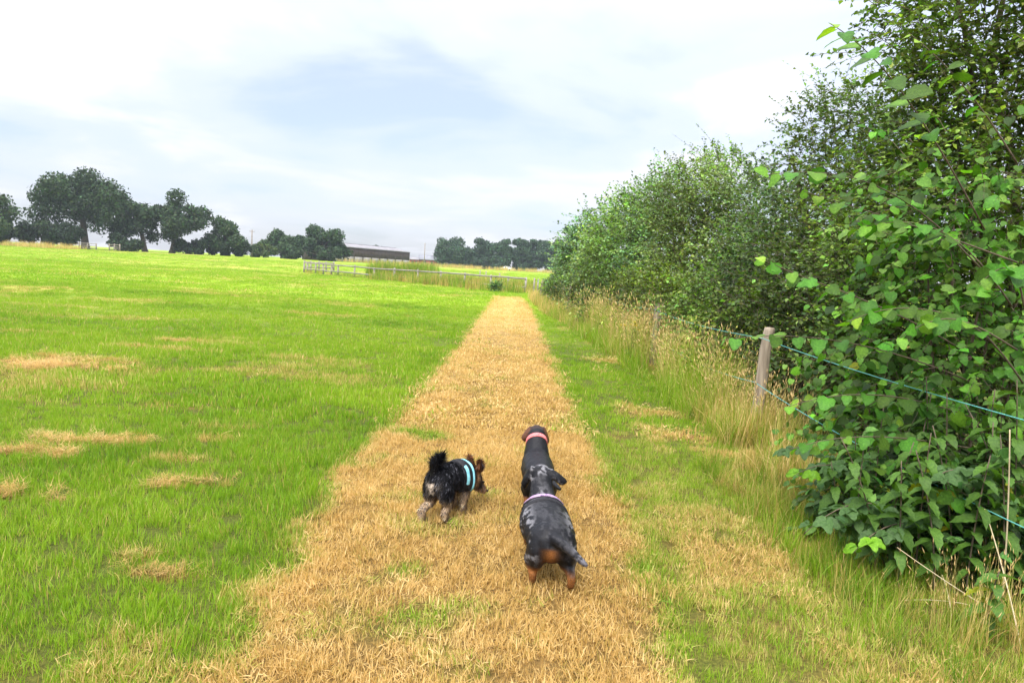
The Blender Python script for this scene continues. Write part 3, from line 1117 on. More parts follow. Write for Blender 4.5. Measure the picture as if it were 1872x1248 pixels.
gabled('brick_outbuilding', 'small red brick outbuilding with pale slate roof beside the barn', 'outbuilding', 764, 799, 232, 2.1, 3.5, 6, M_BRICK, M_SLATE)
gabled('red_shed', 'low red walled shed joining the barn and brick outbuilding', 'shed', 748.5, 765, 231, 1.9, 2.5, 4, M_REDP, M_ROOF)

# white vehicle parked in front of the far row
M_WHITE = surf_mat('white_paint', (0.70, .70, .70), (0.8, .8, .8), 2, .35, 0, spec=.5)
M_GLASS = surf_mat('dark_glass', (0.02, .025, .03), (0.04, .045, .05), 2, .1, 0, spec=.6)
M_TYRE = surf_mat('tyre', (0.015,) * 3, (0.03,) * 3, 20, .9, .1)
vp = gpt(925, 226, 492)
car = thing('parked_car', vp, 'small white car parked before the far row of trees', 'car')
mb = MB()
prof = np.array([[-1.9, .32], [-1.92, .75], [-1.6, .9], [-1.0, .95], [-.55, 1.38], [.75, 1.40], [1.45, .98], [1.85, .9], [1.92, .35]])
Vb = np.vstack([np.c_[prof[:, 0], np.full(len(prof), yy), prof[:, 1]] for yy in (-.82, .82)])
k9 = len(prof)
mb.add(Vb, [[i, i + 1, k9 + i + 1, k9 + i] for i in range(k9 - 1)] + [[0, k9, 2 * k9 - 1, k9 - 1]], [[0, i + 1, i] for i in range(1, k9 - 1)] + [[k9, k9 + i, k9 + i + 1] for i in range(1, k9 - 1)])
mb.build('body', M_WHITE, car)
for sx_ in (-.15, .62):
    MB().box((sx_, -.825, 1.14), (.62, .03, .3)).build('window', M_GLASS, car)
for sx_ in (-1.2, 1.25):
    for sy_ in (-.8, .8):
        MB().tube([[sx_, sy_ - .1, .31], [sx_, sy_ + .1, .31]], .31, 14).build('wheel', M_TYRE, car)

# utility poles
M_POLE = surf_mat('pole_wood', (0.20, .17, .14), (0.33, .29, .25), 3, .9, .2)
for px, dep, pyt, lab in ((460, 150, 420, 'bare wooden utility pole between the small tree and light green bush'), (776, 226, 444, 'thin wooden utility pole in front of the brick outbuilding')):
    b_ = gpt(px, dep, 470)
    topz = pt(px, pyt, dep).z
    t = thing('utility_pole', b_, lab, 'pole', 'utility poles')
    hgt = topz - b_.z
    MB().tube([[0, 0, -.4], [0, 0, hgt * .5], [0, 0, hgt]], [.16, .14, .11], 10).build('shaft', M_POLE, t, True)
    MB().box((0, 0, hgt - .35), (1.2 if px < 500 else .7, .1, .1)).build('crossarm', M_POLE, t)
    for sx_ in (-.25, .25):
        MB().tube([[sx_, 0, hgt - .3], [sx_, 0, hgt - .12]], .04, 8).build('insulator', M_WHITE, t)


# ------------------------------------------------------------------ rail fences
def rail_fence(name, label, pts_, h, rails, mat=M_RAIL, post=.13, seed=0, droop=()):
    rng = np.random.default_rng(seed)
    b0 = Vector((pts_[0][0], pts_[0][1], gzf(*pts_[0])))
    t = thing(name, b0, label, 'fence')
    tops = []
    for (x_, y_) in pts_:
        z_ = gzf(x_, y_)
        hh = h + rng.uniform(-.03, .08)
        m_ = MB()
        m_.box((x_, y_, z_ + hh / 2 - .1), (post, post, hh + .2), Euler((rng.normal(0, .02), rng.normal(0, .02), rng.uniform(-.2, .2))).to_matrix())
        m_.build('post', mat, t, off=b0)
        tops.append((x_, y_, z_))
    for i in range(len(tops) - 1):
        for k, rz_ in enumerate(rails):
            if (i, k) in droop:
                continue
            a_ = Vector(tops[i]) + Vector((0, -post / 2 - .025, rz_ + rng.uniform(-.02, .02)))
            b_ = Vector(tops[i + 1]) + Vector((0, -post / 2 - .025, rz_ + rng.uniform(-.02, .02)))
            d_ = (b_ - a_).normalized() * .01
            MB().beam(a_ + d_, b_ - d_, .045, .11).build('rail', mat, t, off=b0)
    return t


fx = [(556, 66), (562, 65.5), (577, 64.5), (591, 63.5), (606, 62.5), (618, 61.5), (648, 60), (684, 58), (721, 56), (764, 54), (806, 52), (850, 50), (898, 48), (930, 47), (962, 46)]
rail_fence('rail_fence', 'long weathered two-rail wooden fence crossing the field beyond the path', [tuple(pt(px, 500, dd).xy) for px, dd in fx], 1.02, (0.94, 0.36), seed=3)
fx2 = [(562, 65.4), (556, 72), (568, 75), (581, 77)]
fx2 = [(556, 67.5), (568, 69.5), (583, 71), (596, 72), (610, 73)]
rail_fence('rail_fence', 'short return run of wooden fence behind the long two-rail fence', [tuple(pt(px, 495, dd).xy) for px, dd in fx2], 1.1, (0.98, 0.5), seed=4)
rail_fence('rail_fence', 'low dark wooden fence panel at the foot of the dome-topped oak', [tuple(pt(px, 450, 126).xy) for px in (145, 160, 176)], 1.25, (1.1, .7, .35), M_POLE, .16, 5)
rail_fence('rail_fence', 'low dark wooden fence panel across the gate gap from the big oak', [tuple(pt(px, 455, 126).xy) for px in (200, 209, 219)], 1.25, (1.1, .7, .35), M_POLE, .16, 6)

# small stock-fence posts along the far meadow edge and behind the rail fence
rng = np.random.default_rng(77)
for px in (819, 846, 868, 880, 905, 941, 965):
    b_ = gpt(px, 222, 490)
    MBp = MB().tube([[0, 0, -.2], [0, 0, 1.15]], .07, 7)
    o = MBp.build('meadow_post', M_POLE, None, loc=b_)
    tag(o, 'thin grey stake on the far edge of the meadow below the tall trees', 'post', 'stakes along the far meadow edge')
for px, dep, hh in ((877, 62, 1.25), (888, 64, 1.2), (913, 60, 1.1), (977, 43, 1.05), (984, 44, 1.0)):
    b_ = gpt(px, dep, 505)
    o = MB().tube([[0, 0, -.2], [.01, 0, hh * .5], [.02, .01, hh]], [.06, .055, .05], 8).build('stock_post', M_POLE, None, loc=b_)
    tag(o, 'dark slender stake standing in rough grass near the end of the rail fence', 'post', 'stakes near the rail fence end')

# ------------------------------------------------------------------ right-hand hedgerow
def shrub(name, label, cat, group, base, puffs, n_twig, per, tl, ll, lw, bcol, seed, stems=8, r0=.04, droop=.25, face=(-.75, -.6, .2),
          lo=.45, tmpl=T_DIAMOND, spread=.4, yellow=0.0, pale=.04, shoots=14, shoot_len=.9):
    rng = np.random.default_rng(3000 + seed)
    base = np.array([base[0], base[1], gzf(base[0], base[1])])
    root = thing(name, base, label, cat, group)
    B, Nn = sample_puffs(puffs, n_twig, rng, lo, 1.0, face)
    D = nrm(Nn * .75 + np.array([0, 0, .35]) + rng.normal(0, .45, Nn.shape))
    Ln = tl * rng.uniform(.5, 1.3, n_twig)
    # long stray shoots that break the outline
    if shoots:
        k = rng.choice(np.where((Nn[:, 2] > .2) | (Nn[:, 0] < -.5))[0], shoots)
        D[k] = nrm(Nn[k] * .5 + np.array([-.1, 0, .8]) + rng.normal(0, .25, (shoots, 3)))
        Ln[k] = shoot_len * rng.uniform(.7, 1.3, shoots)
    poly, P, X, Z = twig_leaves(B, D, Ln, per, rng, droop * rng.uniform(.2, 1.6, n_twig))
    n = len(P)
    ln = ll * rng.uniform(.6, 1.25, n)
    # foliage tone drifts from branch to branch, with shaded hollows painted into the leaf colour
    tone = np.repeat(np.exp(rng.normal(0, .30, n_twig)), per)[:, None] * (0.35 + 1.3 * N3(P, .9)[:, None])
    warm = N3(P + 40, 1.6)[:, None]
    tone = tone * (np.array([[.80, .95, 1.25]]) * (1 - warm) + np.array([[1.30, 1.08, .70]]) * warm)
    cols = np.clip(palette(n, bcol, spread, rng, yellow, pale) * tone, .003, .8)
    obj('foliage', leaves_mesh('foliage', P - base, X, Z, ln, ln * lw / ll, cols, tmpl, M_LEAF), root)['kind'] = 'stuff'
    tg = [(np.array(p[:3]) + rng.normal(0, .3, 3) * p[3], rng.uniform(.4, 1.0)) for p in puffs for _ in range(2)]
    rng.shuffle(tg)
    lb = limbs_mb(base + np.array([0, 0, -.1]), tg[: max(stems, len(puffs))], r0, rng, 6, .3)
    lb.V = [v_ - base for v_ in lb.V]
    obj('branches', twig_mesh('branches', poly - base, .0035, M_TWIG, lb), root)
    return root


def run(pts_, n, r0, r1, seed, jit=.4):
    """puffs scattered along a polyline of (x,y,zc)"""
    rng = np.random.default_rng(seed)
    pts_ = np.array(pts_, float)
    t_ = np.linspace(0, len(pts_) - 1.001, n)
    i = t_.astype(int)
    f = (t_ - i)[:, None]
    c = pts_[i] * (1 - f) + pts_[i + 1] * f + rng.normal(0, jit, (n, 3)) * np.array([1, 1, .8])
    return [(*c[k], rng.uniform(r0, r1)) for k in range(n)]


HAW = (0.050, 0.095, 0.026)
G4 = 'hedgerow shrubs behind the wire fence'


def P_(px, py, d_, r):
    q = pt(px, py, d_)
    return (q.x, q.y, q.z, r)


# tall small-leaved tree at the near end of the hedge
shrub('hawthorn_tree', 'tall hawthorn towering over the broad-leaved hazel at the near end of the hedge', 'tree', G4, (4.1, 5.4),
      [P_(1800, 60, 5.4, .75), P_(1750, 40, 5.8, .42), P_(1775, 150, 5.5, .5), P_(1840, 200, 5.2, .7), P_(1765, 275, 5.4, .55), P_(1860, 330, 5.0, .7), P_(1700, 350, 5.6, .6),
       P_(1790, 420, 5.2, .7), P_(1900, 80, 5.2, .8), P_(1690, 440, 5.8, .65), P_(1820, 550, 5.1, .7), P_(1900, 450, 4.8, .6), P_(1700, 560, 5.7, .7), P_(1620, 480, 6.2, .6),
       P_(1800, -80, 5.5, .8), P_(1760, 680, 5.4, .7), P_(1880, 700, 5.0, .7), P_(1650, 640, 6.0, .6)],
      2600, 15, .42, .050, .034, (0.098, .160, .036), 1, 12, .06, .2, shoots=26, shoot_len=.8, pale=.05)
shrub('hawthorn_tree', 'open-crowned hawthorn with sky showing through its upper twigs', 'tree', G4, (4.6, 8.8),
      [P_(1525, 245, 9.0, 0.56), P_(1595, 215, 9.0, 0.54), P_(1485, 300, 8.8, 0.36), P_(1645, 285, 8.8, 0.72), P_(1565, 315, 8.6, 0.63), P_(1625, 395, 8.4, 0.81), P_(1525, 405, 8.8, 0.68),
       P_(1685, 375, 8.6, 0.81), P_(1585, 495, 8.0, 0.81), P_(1665, 525, 7.6, 0.72), P_(1505, 485, 8.8, 0.63)],
      1500, 14, .5, .055, .038, (0.120, .190, .066), 2, 10, .06, .2, shoots=22, shoot_len=.9)
shrub('hawthorn_shrub', 'wide rounded hawthorn with arching twigs above the tall straw grass', 'shrub', G4, (4.4, 13.5),
      [P_(1315, 362, 14, 0.85), P_(1265, 402, 14, 0.95), P_(1365, 372, 13, 0.85), P_(1415, 392, 12, 0.85), P_(1345, 452, 13, 1.04), P_(1275, 472, 13.5, 0.95), P_(1415, 482, 11.5, 0.95),
       P_(1245, 512, 14, 0.76), P_(1335, 522, 12.5, 0.76), P_(1325, 322, 14, 0.43), P_(1465, 432, 10.8, 0.76), P_(1255, 342, 14.5, 0.47)],
      2300, 14, .6, .066, .046, (0.125, .205, .095), 3, 10, .07, .3, shoots=40, shoot_len=1.1)  # leaf colour lightened and blued to paint in haze
shrub('hawthorn_shrub', 'brighter green hedge shrub with a ragged top, past the wide hawthorn', 'shrub', G4, (4.2, 19.5),
      [P_(1200, 384, 20, 0.85), P_(1160, 414, 20.5, 0.95), P_(1220, 434, 18.5, 1.14), P_(1160, 474, 19.5, 1.14), P_(1120, 444, 21, 0.76), P_(1200, 514, 17.5, 0.95), P_(1130, 524, 20, 0.95), P_(1230, 364, 18.5, 0.57), P_(1100, 494, 21.5, 0.85)],
      1900, 13, .75, .09, .062, (0.130, .225, .092), 4, 8, .07, .3, shoots=26, shoot_len=1.2, pale=.10)  # haze over the hedge is mixed into this paler, bluer leaf colour
shrub('hawthorn_shrub', 'bluish green shrub at the far end of the hedgerow', 'shrub', G4, (4.3, 29),
      [P_(1101, 424, 28, 0.92), P_(1076, 464, 30, 1.20), P_(1116, 484, 25, 1.10), P_(1066, 504, 31, 1.01), P_(1096, 524, 26, 0.92), P_(1046, 514, 34, 0.83), P_(1041, 529, 32, 0.64)],
      1500, 13, .9, .12, .085, (0.110, .185, .105), 5, 7, .07, .3, shoots=12, shoot_len=1.2)  # bluish cast is haze painted into the leaf colour
shrub('bramble_thicket', 'dark bramble thicket filling the hedge behind the nearest fence post', 'thicket', G4, (3.6, 8.6),
      [P_(1480, 520, 8.2, .7), P_(1550, 560, 7.4, .7), P_(1420, 500, 9.4, .7), P_(1460, 600, 7.8, .6), P_(1560, 640, 6.8, .6), P_(1640, 600, 6.2, .6), P_(1380, 540, 10.0, .6), P_(1340, 520, 11, .6),
       P_(1500, 680, 7.0, .55), P_(1620, 700, 6.0, .55)],
      1700, 12, .4, .055, .045, (0.062, .110, .032), 6, 8, .03, .5, pale=.09, shoots=18, shoot_len=.9)
shrub('bramble_thicket', 'low green scrub under the hedgerow along the wire fence', 'thicket', G4, (2.9, 13),
      [P_(1345, 575, 8.6, .34), P_(1290, 555, 10.2, .38), P_(1240, 548, 11.6, .42), P_(1190, 540, 13.5, .45), P_(1150, 535, 15.5, .48), P_(1115, 530, 18, .5), P_(1085, 528, 21, .5), P_(1395, 580, 8.2, .34), P_(1345, 650, 8.2, .28), P_(1270, 600, 10, .3), P_(1030, 522, 29, .5)],
      1300, 12, .45, .06, .045, (0.105, .165, .036), 7, 6, .02, .3, pale=.12, shoots=18, shoot_len=.7)
shrub('bramble_thicket', 'broad-leaved bramble mass spilling out of the hedge foot beside the nettles', 'thicket', G4, (2.55, 3.9),
      [P_(1560, 900, 4.0, .25), P_(1620, 900, 3.9, .3), P_(1680, 960, 3.6, .30), P_(1760, 950, 3.6, .33), P_(1830, 1000, 3.4, .30), P_(1870, 930, 3.4, .33), P_(1760, 860, 3.8, .33), P_(1600, 980, 3.7, .24), P_(1900, 1030, 3.3, .3), P_(1730, 1030, 3.45, .22)],
      520, 9, .24, .058, .044, (0.066, .130, .030), 10, 8, .012, .5, tmpl=T_BROAD, pale=.06, yellow=.008, shoots=10, shoot_len=.5)
shrub('scrub_bush', 'pale green bush by the far path end, at the foot of the fence', 'bush', None, (1.9, 27),
      [P_(1022, 535, 27, .4), P_(1040, 540, 24, .4), P_(1062, 548, 20.5, .38), P_(1085, 560, 17.5, .34), P_(1008, 528, 31, .4)],
      520, 12, .4, .07, .045, (0.085, .135, .045), 8, 4, .015, .2, pale=.12, shoots=8, shoot_len=.5)
shrub('scrub_bush', 'small dark green bush against the rail fence near the path end', 'bush', None, tuple(gpt(909, 44, 520).xy),
      [P_(909, 524, 44, .30), P_(905, 527, 44, .25), P_(912, 527, 44.3, .24)], 130, 12, .4, .09, .06, (0.075, .130, .046), 9, 3, .015, .2, shoots=4, shoot_len=.4)

# ------------------------------------------------------------------ wire fence: round posts and teal rope
fence_pts = []
for px, pyb, dep, hh, rad, lean, lab in ((1392, 0, 6.25, 1.06, .053, .05, 'pale round-topped timber post held among the hazel leaves'),
                                         (1201, 0, 11.4, 1.04, .068, .03, 'grey timber post standing in tall straw grass beside the yellow flowering weeds'),
                                         (1118, 0, 16.6, .96, .06, -.02, 'weathered timber post almost buried in the straw grass'),
                                         (1041, 0, 22.0, 1.0, .055, .02, 'slim pale timber post at the far end of the tall straw grass'),
                                         (987, 0, 33.0, 1.0, .06, .12, 'leaning pale timber post by the pinkish grass where the path ends')):
    q = pt(px, 640 if dep < 8 else (560 if dep < 12 else 530), dep)
    bx, by = q.x, dep
    bz_ = gzf(bx, by)
    t = thing('fence_post', (bx, by, bz_), lab, 'post', 'round posts of the roped fence')
    rng = np.random.default_rng(int(dep * 10))
    zz_ = np.array([-.3, 0, .2, .4, .6, .8, .93, .98, 1.0]) * hh
    rr_ = rad * np.array([1.06, 1.04, 1.02, 1.0, 1.0, .98, .97, .93, .82]) * (1 + rng.normal(0, .015, 9))
    pp = [[lean * z + rng.normal(0, .004), rng.normal(0, .004), z] for z in zz_]
    MB().tube(pp, rr_, 18).build('post', M_POST, t, True)
    for zi in (hh * .91, hh * .52):
        MB().tube([[lean * zi - rad - .005, -.018, zi - .012], [lean * zi - rad - .02, 0, zi], [lean * zi - rad - .005, .018, zi + .012]], .004, 6).build('staple', M_POLE, t)
    fence_pts.append((bx, by, bz_, hh, rad, lean))
# next post is behind the photographer's right shoulder
fence_pts.insert(0, (2.36, 1.0, gzf(2.36, 1.0), 1.06, .062, 0.0))
for which, frac, lab in ((0, .91, 'upper teal plastic rope strung between the fence posts'), (1, .52, 'lower teal plastic rope strung between the fence posts')):
    P3 = []
    for i in range(len(fence_pts) - 1):
        a_, b_ = fence_pts[i], fence_pts[i + 1]
        za, zb = a_[3] * frac, b_[3] * frac
        A_ = np.array([a_[0] + a_[5] * za - a_[4] - .008, a_[1], a_[2] + za])
        B_ = np.array([b_[0] + b_[5] * zb - b_[4] - .008, b_[1], b_[2] + zb])
        ss = np.linspace(0, 1, 14)[:-1]
        for s_ in ss:
            p_ = A_ * (1 - s_) + B_ * s_
            p_[2] -= .10 * 4 * s_ * (1 - s_) * (.5 if which == 0 else 1.0)
            P3.append(p_)
    o = MB().tube(np.array(P3), .0029, 6).build('fence_rope', M_ROPE)
    tag(o, lab, 'rope', 'ropes of the fence')

# ------------------------------------------------------------------ hazel: big leaves that can be told apart
HAZ = (0.066, 0.165, 0.016)
leaf_vars = []
rngv = np.random.default_rng(5)
for k in range(9):
    tv, tf = broad_template(7, heart=.10, droop=rngv.uniform(.12, .42), fold=rngv.uniform(.05, .30), tooth=.06, wid=rngv.uniform(.84, .98))
    if k < 6:
        c_ = np.array(HAZ) * rngv.uniform(.6, 1.35) * np.array([rngv.uniform(.8, 1.25), 1, 1])
    elif k < 8:
        c_ = np.array([.12, .27, .025])
    else:
        c_ = np.array([.20, .33, .03])
    cc = np.repeat(c_[None], len(tv), 0) * (1 + .25 * (np.abs(tv[:, 1:2]) < .02))
    leaf_vars.append(mk_mesh('leaf', tv * np.array([1, 1, 1]), [tf], M_LEAF, np.clip(cc, 0, 1), True))


def put_leaf(parent, meshes, P, X, Z, size, off, rng, bright=False):
    X = Vector(X).normalized()
    Z = Vector(Z)
    Yv = Z.cross(X).normalized()
    Z = X.cross(Yv)
    me = meshes[rng.integers(6, len(meshes))] if bright else meshes[rng.integers(0, max(1, len(meshes) - 3))]
    o = bpy.data.objects.new('leaf', me)
    Mt = Matrix((X, Yv, Z)).transposed().to_4x4()
    o.matrix_local = Matrix.Translation(Vector(P) - Vector(off)) @ Mt @ Matrix.Diagonal((size, size * rng.uniform(.85, 1.1), size, 1))
    COL.objects.link(o)
    o.parent = parent
    return o


def shoot_leaves(parent, off, stem_mb, ctrl, n_leaf, size, rng, r0=.008, young=2):
    """an arching shoot through control points with alternate hanging leaves"""
    C = np.array([list(c) for c in ctrl], float)
    tt_ = np.linspace(0, 1, 14)
    k = len(C) - 1
    P3 = []
    for t_ in tt_:                      # Bezier through de Casteljau
        Q = C.copy()
        while len(Q) > 1:
            Q = Q[:-1] * (1 - t_) + Q[1:] * t_
        P3.append(Q[0])
    P3 = np.array(P3)
    stem_mb.tube(P3 - off, np.linspace(r0 * .6, r0 * .2, len(P3)), 6)
    seg = np.gradient(P3, axis=0)
    for j in range(n_leaf):
        t_ = (.30 + .70 * (j + .5) / n_leaf) * (len(P3) - 1)
        i = min(int(t_), len(P3) - 2)
        f = t_ - i
        p = P3[i] * (1 - f) + P3[i + 1] * f
        tg = seg[i] / (np.linalg.norm(seg[i]) + 1e-9)
        sd_ = np.cross(tg, [0, 0, 1])
        sd_ /= np.linalg.norm(sd_) + 1e-9
        al = 1 if j % 2 else -1
        X = tg * .5 + sd_ * al * .75 + np.array([0, 0, -.35]) + rng.normal(0, .22, 3)
        X /= np.linalg.norm(X)
        Z = np.array([-.25, -.45, .75]) + rng.normal(0, .35, 3)
        sz = size * rng.uniform(.72, 1.15) * (1 - .35 * (j / n_leaf) ** 3)
        pet = p + X * .012
        put_leaf(parent, leaf_vars, pet, X, Z, sz, off, rng, j >= n_leaf - young and rng.random() < .8)


def hazel(label, base, shoots, puffs, n_twig, seed):
    rng = np.random.default_rng(6000 + seed)
    off = np.array([base[0], base[1], gzf(*base)])
    root = thing('hazel_shrub', off, label, 'shrub', 'hazels at the near end of the hedge')
    mb = MB()
    for ctrl, nl, sz in shoots:
        shoot_leaves(root, off, mb, ctrl, nl, sz, rng)
    B, Nn = sample_puffs(puffs, n_twig, rng, .35, 1.0, (-.8, -.6, .1))
    D = nrm(Nn * .7 + np.array([-.15, -.1, .3]) + rng.normal(0, .4, Nn.shape))
    Ln = .38 * rng.uniform(.5, 1.3, n_twig)
    poly, P, X, Z = twig_leaves(B, D, Ln, 7, rng, .4 * rng.uniform(.3, 1.5, n_twig))
    Z = nrm(Z + np.array([-.3, -.45, 0]))
    X = nrm(X + np.array([0, 0, -.35]))
    n = len(P)
    ln = .064 * rng.uniform(.4, 1.25, n)
    order = np.argsort(np.linalg.norm(P - np.array([0, 0, EYE]), axis=1))
    own = sum(s_[1] for s_ in shoots)
    k = max(0, min(298 - own, n))
    for i in order[:k]:
        put_leaf(root, leaf_vars, P[i], X[i], Z[i], ln[i], off, rng, rng.random() < .06)
    rest = order[k:]
    cols = palette(len(rest), np.array(HAZ) * .9, .5, rng, .004, .08)  # inner leaves darker and wide in tone, painting the shrub's deep shade
    obj('foliage', leaves_mesh('foliage', P[rest] - off, X[rest], Z[rest], ln[rest], ln[rest] * .92, cols, T_BROAD, M_LEAF), root)['kind'] = 'stuff'
    tg = [(np.array(p[:3]), rng.uniform(.5, 1)) for p in puffs]
    lb = limbs_mb(off + np.array([0, 0, -.1]), tg, .022, rng, 6, .35)
    lb.V = [v_ - off for v_ in lb.V]
    mb.V += lb.V
    mb.F4 += [f + mb.n for f in lb.F4]
    mb.n += lb.n
    obj('stem', twig_mesh('stem', poly - off, .0028, M_TWIG, mb), root)
    return root


hazel('hazel shrub with long leafy shoots reaching out over the fence rope', (2.95, 4.3), [
    ((pt(1800, 420, 3.7), pt(1680, 190, 3.5), pt(1600, 90, 3.35), pt(1515, 42, 3.25)), 17, .118),
    ((pt(1820, 520, 3.8), pt(1650, 330, 3.7), pt(1560, 300, 3.6), pt(1395, 320, 3.6)), 15, .10),
    ((pt(1760, 640, 3.9), pt(1600, 540, 3.7), pt(1480, 520, 3.5), pt(1378, 466, 3.4)), 15, .095),
    ((pt(1780, 700, 3.9), pt(1600, 620, 3.8), pt(1450, 600, 3.6), pt(1318, 622, 3.6)), 16, .085),
    ((pt(1860, 480, 3.6), pt(1700, 420, 3.6), pt(1600, 390, 3.6), pt(1470, 350, 3.7)), 14, .10),
    ((pt(1850, 560, 3.6), pt(1760, 420, 3.5), pt(1690, 380, 3.5), pt(1560, 420, 3.6)), 14, .095),
    ((pt(1860, 640, 3.5), pt(1740, 560, 3.5), pt(1650, 540, 3.5), pt(1545, 590, 3.5)), 14, .10),
    ((pt(1870, 700, 3.4), pt(1780, 560, 3.3), pt(1730, 560, 3.3), pt(1640, 620, 3.3)), 13, .10),
    ((pt(1820, 780, 3.8), pt(1680, 720, 3.7), pt(1560, 700, 3.6), pt(1435, 745, 3.6)), 15, .09),
    ((pt(1830, 830, 3.7), pt(1680, 800, 3.6), pt(1560, 780, 3.5), pt(1450, 820, 3.5)), 14, .09),
    ((pt(1860, 300, 3.8), pt(1800, 200, 3.8), pt(1740, 120, 3.8), pt(1660, 60, 3.8)), 12, .09),
    ((pt(1872, 560, 3.2), pt(1860, 480, 3.2), pt(1840, 470, 3.2), pt(1790, 520, 3.2)), 10, .10),
], [P_(1800, 520, 4.2, .5), P_(1700, 560, 4.9, .5), P_(1640, 620, 5.0, .45), P_(1760, 660, 4.1, .5), P_(1850, 700, 3.9, .45), P_(1660, 740, 4.8, .45), P_(1590, 700, 5.4, .4), P_(1800, 800, 3.9, .45), P_(1700, 430, 4.6, .45), P_(1850, 400, 4.2, .5),
    P_(1600, 800, 4.9, .35), P_(1750, 330, 4.5, .4), P_(1690, 860, 3.9, .35)], 500, 1)

# ------------------------------------------------------------------ nettles, brambles and dry stems at the foot of the hedge
NET = (0.075, 0.160, 0.026)
net_vars = []
for k in range(8):
    tv, tf = broad_template(8, heart=.05, droop=rngv.uniform(.35, .7), fold=rngv.uniform(.15, .4), tooth=.10, wid=rngv.uniform(.5, .66))
    c_ = np.array(NET) * rngv.uniform(.7, 1.35) if k < 6 else np.array([.30, .32, .02]) * rngv.uniform(.7, 1.0)
    net_vars.append(mk_mesh('leaf', tv, [tf], M_LEAF, np.repeat(c_[None], len(tv), 0), True))
net_spots = [(1600, 1062, .72, 0), (1640, 1078, .66, 0), (1672, 1066, .78, 1), (1706, 1090, .7, 0), (1738, 1074, .8, 1), (1765, 1100, .72, 0), (1795, 1086, .85, 0), (1830, 1112, .8, 1), (1862, 1100, .9, 1),
             (1655, 1030, .9, 0), (1720, 1042, .95, 0), (1780, 1056, 1.0, 0), (1845, 1066, 1.05, 0), (1560, 1030, .6, 0), (1530, 1000, .5, 0), (1620, 1040, .7, 0), (1590, 1010, .8, 0), (1800, 1165, .32, 2), (1690, 1015, 1.0, 0), (1560, 985, .6, 0)]
for k, (px, py, h, ye) in enumerate(net_spots):
    rng = np.random.default_rng(8000 + k)
    b_ = gp(px, py)
    b_.z = gzf(b_.x, b_.y)
    t = thing('nettle', b_, ('nettle stalk with drooping toothed green leaves at the hedge foot', 'nettle with a few yellowing leaves at the hedge foot', 'short nettle with bright yellow leaves at the hedge foot')[ye] if h < .6 or ye < 2 else 'tall nettle with bright yellow lower leaves at the hedge foot', 'nettle', 'nettles under the hedge')
    ln_ = rng.normal(0, .12, 2)
    zs = np.linspace(0, 1, 9)
    P3 = np.stack([ln_[0] * zs ** 2 * h - .05 * zs * h, ln_[1] * zs ** 2 * h, zs * h], 1)
    MB().tube(P3, np.linspace(.005, .0025, 9), 5).build('stem', M_TWIG, t)
    npair = int(6 + 5 * h)
    for j in range(npair):
        f = .22 + .78 * j / npair
        q = P3[min(8, int(f * 8))] + (P3[min(8, int(f * 8) + 1)] - P3[min(8, int(f * 8))]) * (f * 8 % 1)
        a0 = j * 1.57 + rng.uniform(-.4, .4)
        for sgn in (0, np.pi):
            X = np.array([math.cos(a0 + sgn), math.sin(a0 + sgn), rng.uniform(-.5, .25)])
            sz = (.062 + .035 * math.sin(math.pi * min(1, f))) * rng.uniform(.75, 1.2)
            o = bpy.data.objects.new('leaf', net_vars[rng.integers(6, 8)] if (ye and f < .75 and rng.random() < (.22 if ye == 1 else .45)) else net_vars[rng.integers(0, 6)])
            Xv = Vector(X).normalized()
            Yv = Vector((rng.normal(0, .2), rng.normal(0, .2), 1)).cross(Xv).normalized()
            Zv = Xv.cross(Yv)
            o.matrix_local = Matrix.Translation(Vector(q) + Xv * .006) @ Matrix((Xv, Yv, Zv)).transposed().to_4x4() @ Matrix.Diagonal((sz, sz, sz, 1))
            COL.objects.link(o)
            o.parent = t

